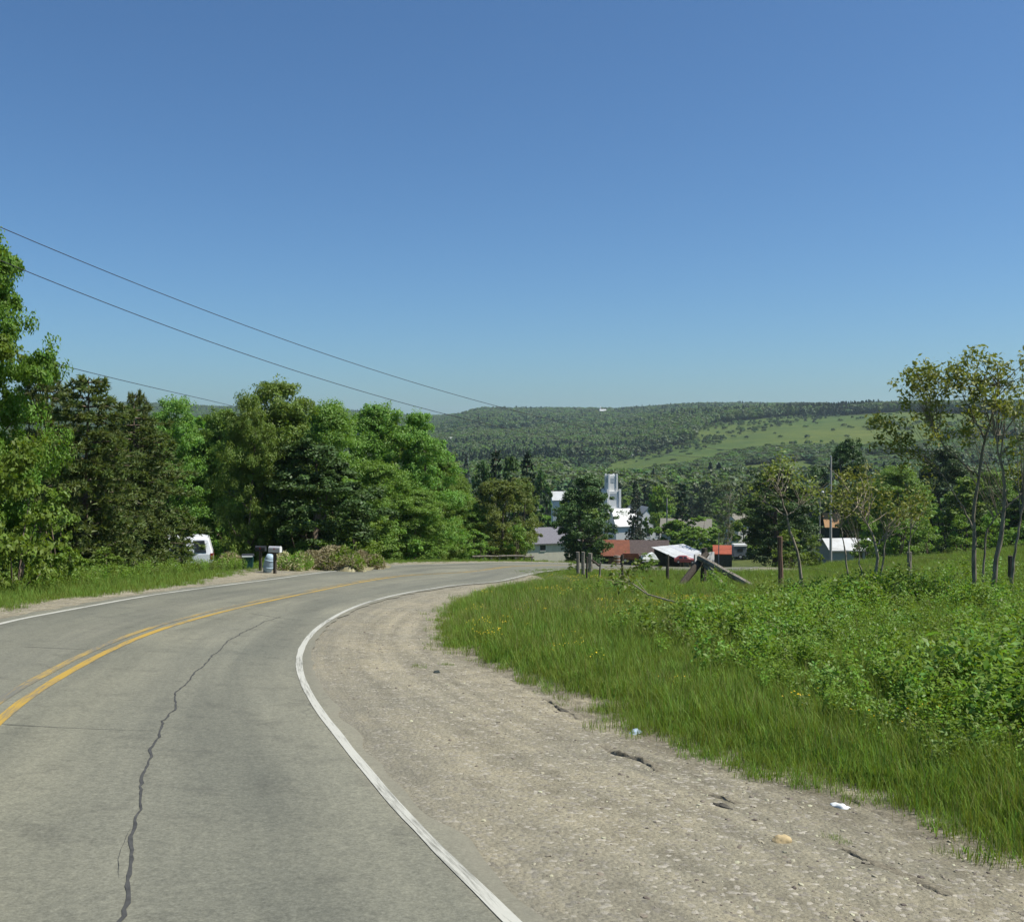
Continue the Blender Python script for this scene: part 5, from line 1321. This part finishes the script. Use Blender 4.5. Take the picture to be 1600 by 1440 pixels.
# washed out lip where the gravel has broken away below the grass: a ragged low bank of clods
def washed_lip(pts, h, w):
    P = on_plane(pts); q = np.r_[0, np.cumsum(np.hypot(*np.diff(P, axis=0).T))]; n = int(q[-1] / .035)
    u = np.linspace(0, q[-1], n); C = np.c_[np.interp(u, q, P[:, 0]), np.interp(u, q, P[:, 1])]
    jt = np.convolve(rng.normal(0, 1, n + 20), np.hanning(21) / 4, 'same')[10:-10] * .035
    T = np.gradient(C, axis=0); T /= np.linalg.norm(T, axis=1)[:, None] + 1e-9; Nn = np.c_[T[:, 1], -T[:, 0]]
    C = C + Nn * jt[:, None]
    env = np.sin(np.linspace(0, np.pi, n)) ** .4
    hh = h * env * np.clip(.55 + .6 * np.convolve(rng.normal(0, 1, n + 8), np.hanning(9) / 2.2, 'same')[4:-4], .05, 1.6)
    rows = []
    for o_, f in ((-w * .25, -.3), (0.0, .75), (w * .25, 1.0), (w, .35), (w * 1.8, -.3)):
        xy = C + Nn * (-o_ + rng.normal(0, .008, n)[:, None])
        rows.append(np.c_[xy, gz(xy[:, 0], xy[:, 1]) + .012 + hh * f])
    V = np.concatenate(rows); i, j = np.meshgrid(np.arange(4), np.arange(n - 1), indexing='ij')
    Q = np.stack([i * n + j, i * n + j + 1, (i + 1) * n + j + 1, (i + 1) * n + j], -1).reshape(-1, 4)
    tag(link('gravel_bank', big_mesh('gravel_bank', V, Q, SOIL)), kind='structure')
SOIL = m_plain('washed_out_soil', (0.190, 0.170, 0.122), 0.95, 0.1, var=0.5, scale=30, dirt=(0.11, 0.098, 0.07), bstr=0.7)
for pts, h, w in (([(845, 1092), (880, 1110), (905, 1126)], .028, .055), ([(930, 1165), (960, 1180), (990, 1190), (1026, 1208)], .042, .08), ([(1075, 1228), (1110, 1243), (1150, 1258)], .026, .06),
                  ([(1300, 1320), (1350, 1345), (1400, 1370), (1480, 1402)], .028, .06), ([(1240, 1222), (1330, 1252), (1420, 1290), (1500, 1322)], .03, .10)):
    washed_lip(pts, h, w)

def fallen_branch():
    P = [wp(985, 972, 26), wp(1012, 990, 24.5), wp(1045, 1003, 23.6), wp(1080, 1016, 22.8), wp(1112, 1033, 22)]
    P = [(p[0], p[1], gz1(p[0], p[1]) + h) for p, h in zip(P, (.75, .52, .42, .36, .2))]
    t = thing('fallen_branch', 'bare fallen branch lying across the tall grass', 'branch', P[2])
    Q = np.array(P) - P[2]
    MB().tube(Q, [.012, .018, .022, .025, .02], 6).build('stem', BARK_PALE, t)
    for s, e in ((0, (-.5, .3, .35)), (0, (-.65, .1, .05)), (1, (-.3, -.1, .4)), (0, (-.2, .3, .5))): MB().tube([Q[s], Q[s] + np.array(e) * .6, Q[s] + np.array(e)], [.01, .007, .003], 4).build('twig', BARK_PALE, t)
    C = Q[0] + rng.normal(0, .28, (160, 3)) + (-.15, .1, .1)
    V, F_ = leaf_faces(C, np.full(160, .12)); link('leaves', big_mesh('leaves', V, F_, L_OLIVE, {'rnd': ('FLOAT', 'FACE', rng.random(160))}), t)
fallen_branch()

# ------------------------------------------------------------------ young trees by the fence
def sapling(label, px, d, stems, bark=BARK_PALE, leaf=0.095, per=270, group=None):
    """stems: list of (polyline in picture-like (px, py, depth), base radius, leafy spots [(px, py, depth, spread)])"""
    x, y = at(px, d); z = gz1(x, y); O = np.array((x, y, z))
    t = thing('sapling', label, 'young tree', (x, y, z), 0, group)
    allC = []; allR = []
    for pts, r0, spots in stems:
        P = np.array([wp(*p) for p in pts]) - O
        if pts[0][1] > 880: P[0, 2] = gz1(P[0, 0] + x, P[0, 1] + y) - z - .2
        n = 14; u = np.linspace(0, 1, len(P)); q = np.linspace(0, 1, n)
        Q = np.stack([np.interp(q, u, P[:, c]) for c in range(3)], 1)
        for _ in range(2): Q[1:-1] = (Q[:-2] + 2 * Q[1:-1] + Q[2:]) / 4
        Q[1:-1] += rng.normal(0, .015, (n - 2, 3))
        MB().tube(Q, np.linspace(r0 * .72, r0 * .2, n) * rng.uniform(.88, 1.12, n), 8).build('stem', bark, t, smooth=True)
        for sx, sy, sd, sp in spots:
            c = np.array(wp(sx, sy, sd)) - O; c = c + (0, rng.normal(0, .3), 0)
            k = int(np.argmin(np.linalg.norm(Q - c, axis=1))); s0 = Q[k]
            tw = MB()
            for _ in range(6):
                k2 = max(0, min(n - 1, k - int(rng.integers(-1, 4)))); s0 = Q[k2]
                e = c + rng.normal(0, sp * .8, 3); m_ = s0 * .45 + e * .55 + rng.normal(0, .06, 3)
                tw.tube([s0, m_, e], [r0 * .2, r0 * .11, .003], 5)
            tw.build('branch', bark, t)
            nn = int(per * (sp / .45) ** 2)
            kk = 7; sub = c + rng.normal(0, sp * .75, (kk, 3)) * (1.3, 1, .75)
            C = sub[rng.integers(0, kk, nn)] + rng.normal(0, sp * .33, (nn, 3))
            allC.append(C); allR.append(np.full(nn, rng.random() * .5))
    C = np.concatenate(allC); rr_ = np.concatenate(allR) + rng.random(len(C)) * .5
    V, Qf = leaf_faces(C, np.full(len(C), leaf), aspect=.42)
    link('crown', big_mesh('sapling_leaves', V, Qf, L_SAPLING, {'rnd': ('FLOAT', 'FACE', np.clip(rr_, 0, 1))}), t)
    return t
sapling('leaning sapling with a crooked trunk just right of the tall reddish post', 1257, 29, [
    ([(1257, 935, 29), (1250, 880, 29), (1237, 840, 29), (1228, 800, 29), (1222, 775, 29), (1210, 748, 29)], .075, [(1203, 728, 29, .30), (1190, 742, 29, .22), (1228, 722, 29.4, .3), (1215, 705 + 40, 28.6, .3)]),
    ([(1228, 806, 29), (1212, 795, 29), (1195, 785, 29)], .045, [(1185, 780, 29, .25), (1178, 770, 29, .2)]),
    ([(1228, 806, 29), (1238, 800, 29), (1252, 788, 29)], .035, [(1262, 768, 29, .28), (1245, 752, 29.3, .35), (1270, 752, 29.3, .22), (1280, 775, 29.5, .3)])], STEM)
sapling('forked pale sapling with several thin stems in the middle of the right field', 1364, 25, [
    ([(1361, 958, 25), (1363, 925, 25), (1372, 880, 25), (1368, 845, 25), (1355, 815, 25), (1340, 790, 25)], .075, [(1335, 775, 25, .35), (1350, 760, 25.3, .35), (1330, 748, 25, .3), (1372, 770, 25.2, .3)]),
    ([(1363, 925, 25), (1378, 895, 25), (1383, 850, 25), (1385, 825, 25)], .05, [(1400, 800, 25, .32), (1420, 792, 25.4, .25), (1388, 790, 25, .3)]),
    ([(1370, 850, 25), (1385, 832, 25), (1402, 822, 25)], .028, [(1425, 812, 25, .22)]),
    ([(1352, 925, 25.4), (1345, 880, 25.4), (1342, 850, 25.4)], .035, [(1318, 780, 25.2, .3), (1325, 800, 25, .22)]),
    ([(1330, 930, 25.8), (1320, 870, 25.8), (1318, 835, 25.8), (1308, 800, 25.8)], .04, [(1308, 770, 25.8, .28), (1325, 740, 26, .28), (1290, 790, 26, .22)]),
    ([(1415, 925, 26), (1420, 890, 26), (1422, 850, 26), (1424, 815, 26)], .05, [(1415, 770, 26, .35), (1440, 780, 26, .28)])])
sapling('tallest of the young trees, its many stems and airy top reaching above the ridge', 1540, 23, [
    ([(1548, 945, 23), (1556, 880, 23), (1568, 820, 23), (1570, 760, 23), (1562, 710, 23), (1555, 680, 23)], .095, [(1565, 625, 23, .38), (1540, 640, 23, .3), (1585, 600, 23.3, .34)]),
    ([(1562, 712, 23), (1580, 695, 23), (1600, 684, 23), (1625, 676, 23)], .05, [(1610, 660, 23, .35), (1590, 672, 23.4, .25)]),
    ([(1566, 800, 23), (1590, 775, 23), (1620, 757, 23)], .04, [(1600, 735, 23, .3)]),
    ([(1520, 920, 23.6), (1524, 860, 23.6), (1520, 800, 23.6), (1530, 740, 23.6), (1538, 690, 23.6), (1552, 640, 23.6), (1562, 605, 23.6)], .08, [(1545, 565, 23.6, .32), (1560, 590, 23.6, .28), (1520, 585, 23.6, .33), (1505, 600, 23.6, .28), (1575, 575, 23.8, .28)]),
    ([(1530, 745, 23.6), (1500, 720, 23.6), (1470, 690, 23.6), (1450, 655, 23.6)], .04, [(1445, 605, 23.6, .30), (1425, 590, 23.6, .26), (1460, 585, 23.6, .34), (1470, 610, 23.6, .34), (1440, 625, 23.6, .28), (1418, 595, 23.4, .2)]),
    ([(1540, 690, 23.6), (1520, 650, 23.6), (1505, 615, 23.6)], .032, [(1490, 595, 23.6, .28), (1530, 615, 23.6, .24)]),
    ([(1522, 830, 23.6), (1508, 800, 23.6), (1490, 770, 23.6), (1470, 740, 23.6), (1450, 715, 23.6)], .038, [(1440, 690, 23.6, .35), (1400, 672, 23.8, .3), (1370, 662, 24, .22), (1425, 712, 23.4, .28), (1380, 690, 24, .2)]),
    ([(1535, 925, 24), (1536, 870, 24), (1545, 820, 24), (1575, 790, 24)], .05, [(1500, 668, 24, .32), (1470, 660, 24, .3), (1535, 672, 24, .28)]),
    ([(1578, 940, 22.6), (1583, 880, 22.6), (1590, 830, 22.6), (1602, 780, 22.6)], .06, [(1605, 700, 22.6, .3), (1600, 630, 22.8, .35)])], STEM, per=520, leaf=0.115)

# ------------------------------------------------------------------ grass, weeds and gravel stones
def tuft(name, mat, n, h, w, spread, leafy=False, bend=0.35):
    a = rng.uniform(0, 6.28, n); r = spread * np.sqrt(rng.random(n)); x = r * np.cos(a); y = r * np.sin(a)
    L = h * rng.uniform(.45, 1.15, n); b = rng.uniform(0, 6.28, n); k = rng.uniform(.05, bend, n) * L
    dx, dy = np.cos(b) * k, np.sin(b) * k; sx, sy = -np.sin(b) * w / 2, np.cos(b) * w / 2
    z0 = np.full(n, -.03)
    V = np.stack([np.c_[x - sx, y - sy, z0], np.c_[x + sx, y + sy, z0],
                  np.c_[x + sx * .8 + dx * .35, y + sy * .8 + dy * .35, L * .62], np.c_[x - sx * .8 + dx * .35, y - sy * .8 + dy * .35, L * .62],
                  np.c_[x + dx, y + dy, L * .97]], 1).reshape(-1, 3)
    i = np.arange(n)[:, None] * 5
    T = np.concatenate([i + [0, 1, 2], i + [0, 2, 3], i + [3, 2, 4]])
    rd = rng.random(n)
    return big_mesh(name, V, T, mat, {'rnd': ('FLOAT', 'FACE', np.tile(rd, 3))})
def weed(name, mat, h, n, leaf):
    k = 6; mb_c = []
    for s in range(k):
        a = rng.uniform(0, 6.28); le = rng.uniform(.1, .45) * h
        q = rng.random(n // k) ** .8
        c = np.c_[np.cos(a) * le * q, np.sin(a) * le * q, h * q * rng.uniform(.7, 1.05)]
        mb_c.append(c + rng.normal(0, .045 * h + .02, c.shape))
    C = np.concatenate(mb_c); C[:, 2] = np.abs(C[:, 2])
    V, Q = leaf_faces(C, np.full(len(C), leaf), up=.8, aspect=.5)
    return big_mesh(name, V, Q, mat, {'rnd': ('FLOAT', 'FACE', rng.random(len(C)))})
def flower_cluster(name):
    n = 12; C = rng.normal(0, .16, (n, 3)); C[:, 2] = rng.uniform(.22, .34, n)
    V, Q = leaf_faces(C, np.full(n, .027), up=1.5, aspect=.9)
    return big_mesh(name, V, Q, PETAL, {'rnd': ('FLOAT', 'FACE', rng.random(n))})
def pebble(name):
    import bmesh
    bm = bmesh.new(); bmesh.ops.create_icosphere(bm, subdivisions=1, radius=1.0)
    for v in bm.verts: v.co *= rng.uniform(.7, 1.15); v.co.z *= .6
    me = bpy.data.meshes.new(name); bm.to_mesh(me); bm.free(); me.materials.append(PEBBLE)
    a = me.attributes.new('rnd', 'FLOAT', 'FACE'); a.data.foreach_set('value', np.full(len(me.polygons), rng.random(), np.float32))
    return me
L_STALK = m_leaf('dry_grass_stalk', (0.270, 0.275, 0.105), trans=0.25, gloss=0.1, warm=(1.1, 1.0, 0.9))
g_src = source_collection('grass_tuft', [tuft('grass_tuft', L_GRASS, 52, .25, .009, .25, bend=.6), tuft('grass_tuft', L_GRASS, 52, .20, .009, .27, bend=.7), tuft('grass_tuft', L_GRASS, 34, .36, .008, .24, bend=.6), tuft('grass_tuft', L_WEED, 34, .17, .020, .24, bend=.7), tuft('grass_tuft', L_STALK, 12, .42, .006, .3, bend=.5)])
w_src = source_collection('weed', [weed('weed', L_WEED, .50, 230, .052), weed('weed', L_WEED, .36, 190, .045), weed('weed', L_BUSH, .62, 240, .055), weed('weed', L_OLIVE, .45, 150, .05), weed('weed', L_DECID, .55, 200, .06)])
f_src = source_collection('flower', [flower_cluster('flower'), flower_cluster('flower')])
p_src = source_collection('pebble', [pebble('pebble') for _ in range(4)])

def wedge(n, px0, px1, r0, r1, p=1.0):
    px = rng.uniform(px0, px1, n); r = r0 + (r1 - r0) * rng.random(n) ** p
    return (px - HX) / F * r, r
def turn(n, tilt=.12): return np.c_[rng.normal(0, tilt, (n, 2)), rng.uniform(0, 6.28, n)]

def right_verge():
    x, y = wedge(90000, 640, 1800, 5.0, 96, 1.25)
    s = side_dist(LINE_G, x, y)
    edge = .35 * wob(x, y, .9, 1) + .22 * rng.normal(0, 1, len(x)) + .25 * wob(x, y, 3.1)
    ok = (s + edge > .12) & (s < 90)
    # tongues of grass that straggle out on to the gravel
    strag = (s > -1.1) & (s < .3) & (wob(x, y, .55, 3) + wob(x, y, 1.9, 5) > .95) & (y < 22)
    k = ok | strag
    low = np.where(strag & ~ok, .45, 1.0)[k]
    x, y, s = x[k], y[k], s[k]
    z = gz(x, y) - .02
    sc = (.70 + .45 * rng.random(len(x))) * (1 + y / 150) * (.55 + .45 * sstep(-.2, 1.3, s)) * (1 + .22 * wob(x, y, 2.2, 2)) * low * (1 - .72 * sstep(30, 46, y) * (1 - sstep(2.5, 7, s)))
    idx = np.where(rng.random(len(x)) < .14, 3, rng.integers(0, 3, len(x)))
    idx = np.where(rng.random(len(x)) < .05 + .18 * sstep(.1, .7, wob(x, y, 2.7, 9)), 4, idx)
    scatter('grass', np.c_[x, y, z], turn(len(x)), sc, idx, g_src, 'tall rough grass on the bank right of the road')
    # leafy weeds, thick towards the right
    x, y = wedge(26000, 900, 1800, 5.5, 40, 1.1)
    s = side_dist(LINE_G, x, y); pxx = HX + F * x / y
    dens = sstep(980, 1350, pxx + 60 * wob(x, y, 2.5)) * sstep(.6, 2.2, s) * (1 - .93 * sstep(19, 27, y)) + .03
    m = (rng.random(len(x)) < dens * (.15 + .5 * sstep(-.25, .5, wob(x, y, 1.7, 4)))) & (s > .9)
    x, y, s = x[m], y[m], s[m]
    scl = rng.uniform(.5, 1.35, len(x)) * (1 + .12 * sstep(1380, 1600, HX + F * x / y)) * (.5 + .5 * sstep(.8, 3, s)) * (1 + .45 * wob(x, y, 1.9, 6))
    scatter('weeds', np.c_[x, y, gz(x, y)], turn(len(x)), scl, rng.choice(5, len(x), p=[.33, .22, .22, .1, .13]), w_src, 'leafy green weeds crowding the right bank')
    # buttercups
    x, y = wedge(14000, 700, 1500, 6, 44, 1.0)
    s = side_dist(LINE_G, x, y); pxx = HX + F * x / y
    m = (s > .6) & (rng.random(len(x)) < .30 * sstep(.15, .75, wob(x, y, 2.6, 8)) * (1 - sstep(1000, 1250, pxx)) + .012)
    x, y = x[m], y[m]
    scatter('flowers', np.c_[x, y, gz(x, y) + .03], turn(len(x), .05), rng.uniform(.7, 1.1, len(x)), rng.integers(0, 2, len(x)), f_src, 'yellow buttercups in the bank grass')
right_verge()

def left_verge():
    x, y = wedge(34000, -120, 900, 16, 84, 1.1)
    s = side_dist(LINE_LG, x, y)
    ok = (s < .1 + .3 * wob(x, y, 1.3) + .15 * rng.normal(0, 1, len(x))) & (s > -20)
    pb = HX + F * x / y
    ok &= ~((pb > 340) & (pb < 440) & (y > 38.5) & (y < 46) & (s < -.9))
    x, y, s = x[ok], y[ok], s[ok]
    sc = (.75 + .5 * rng.random(len(x))) * (1 + y / 200) * (.6 + .5 * sstep(0, 2.5, -s)) * (1 - .45 * sstep(32, 38, y))
    scatter('grass', np.c_[x, y, gz(x, y) - .02], turn(len(x)), sc, np.where(rng.random(len(x)) < .2, 3, rng.integers(0, 3, len(x))), g_src, 'grass along the left verge in front of the wood')
    x, y = wedge(5000, -120, 420, 20, 60, 1.0)
    s = side_dist(LINE_LG, x, y); ok = (s < -1.5) & (s > -9); x, y = x[ok], y[ok]
    scatter('weeds', np.c_[x, y, gz(x, y)], turn(len(x)), rng.uniform(.5, 1.1, len(x)), rng.integers(0, 4, len(x)), w_src, 'leafy weeds at the foot of the left trees')
left_verge()

def stones():
    x, y = wedge(52000, 380, 1800, 4.0, 40, 1.5)
    sw = side_dist(LINE_W, x, y); sg = side_dist(LINE_G, x, y)
    wid = sw - sg
    f = sw / np.maximum(wid, .3)
    m = (sw > .5) & (sg < .8) & (rng.random(len(x)) < .25 + .75 * sstep(.35, .95, f) * (.4 + .6 * (wob(x, y, .8, 2) > -.1)))
    x, y = x[m], y[m]
    sz = .004 + .018 * rng.random(len(x)) ** 9 + .0045 * rng.random(len(x))
    scatter('gravel', np.c_[x, y, gz(x, y) + .012], np.c_[rng.normal(0, .2, (len(x), 2)), rng.uniform(0, 6.28, len(x))], np.c_[sz * 1.3, sz, sz], rng.integers(0, 4, len(x)), p_src, 'loose stones scattered over the gravel shoulder')
stones()

# ------------------------------------------------------------------ summer haze over the valley
def haze():
    m, t, out = new_mat('thin_summer_haze')
    v = t.nodes.new('ShaderNodeVolumePrincipled'); v.inputs['Color'].default_value = (0.74, 0.90, 1.0, 1); v.inputs['Density'].default_value = HAZE
    v.inputs['Anisotropy'].default_value = 0.3
    t.links.new(v.outputs[0], out.inputs['Volume'])
    o = MB().box((-5200, -900, -60), (5200, 6200, 130)).build('haze', m)
    tag(o, kind='stuff')
HAZE = 0.000085
haze()
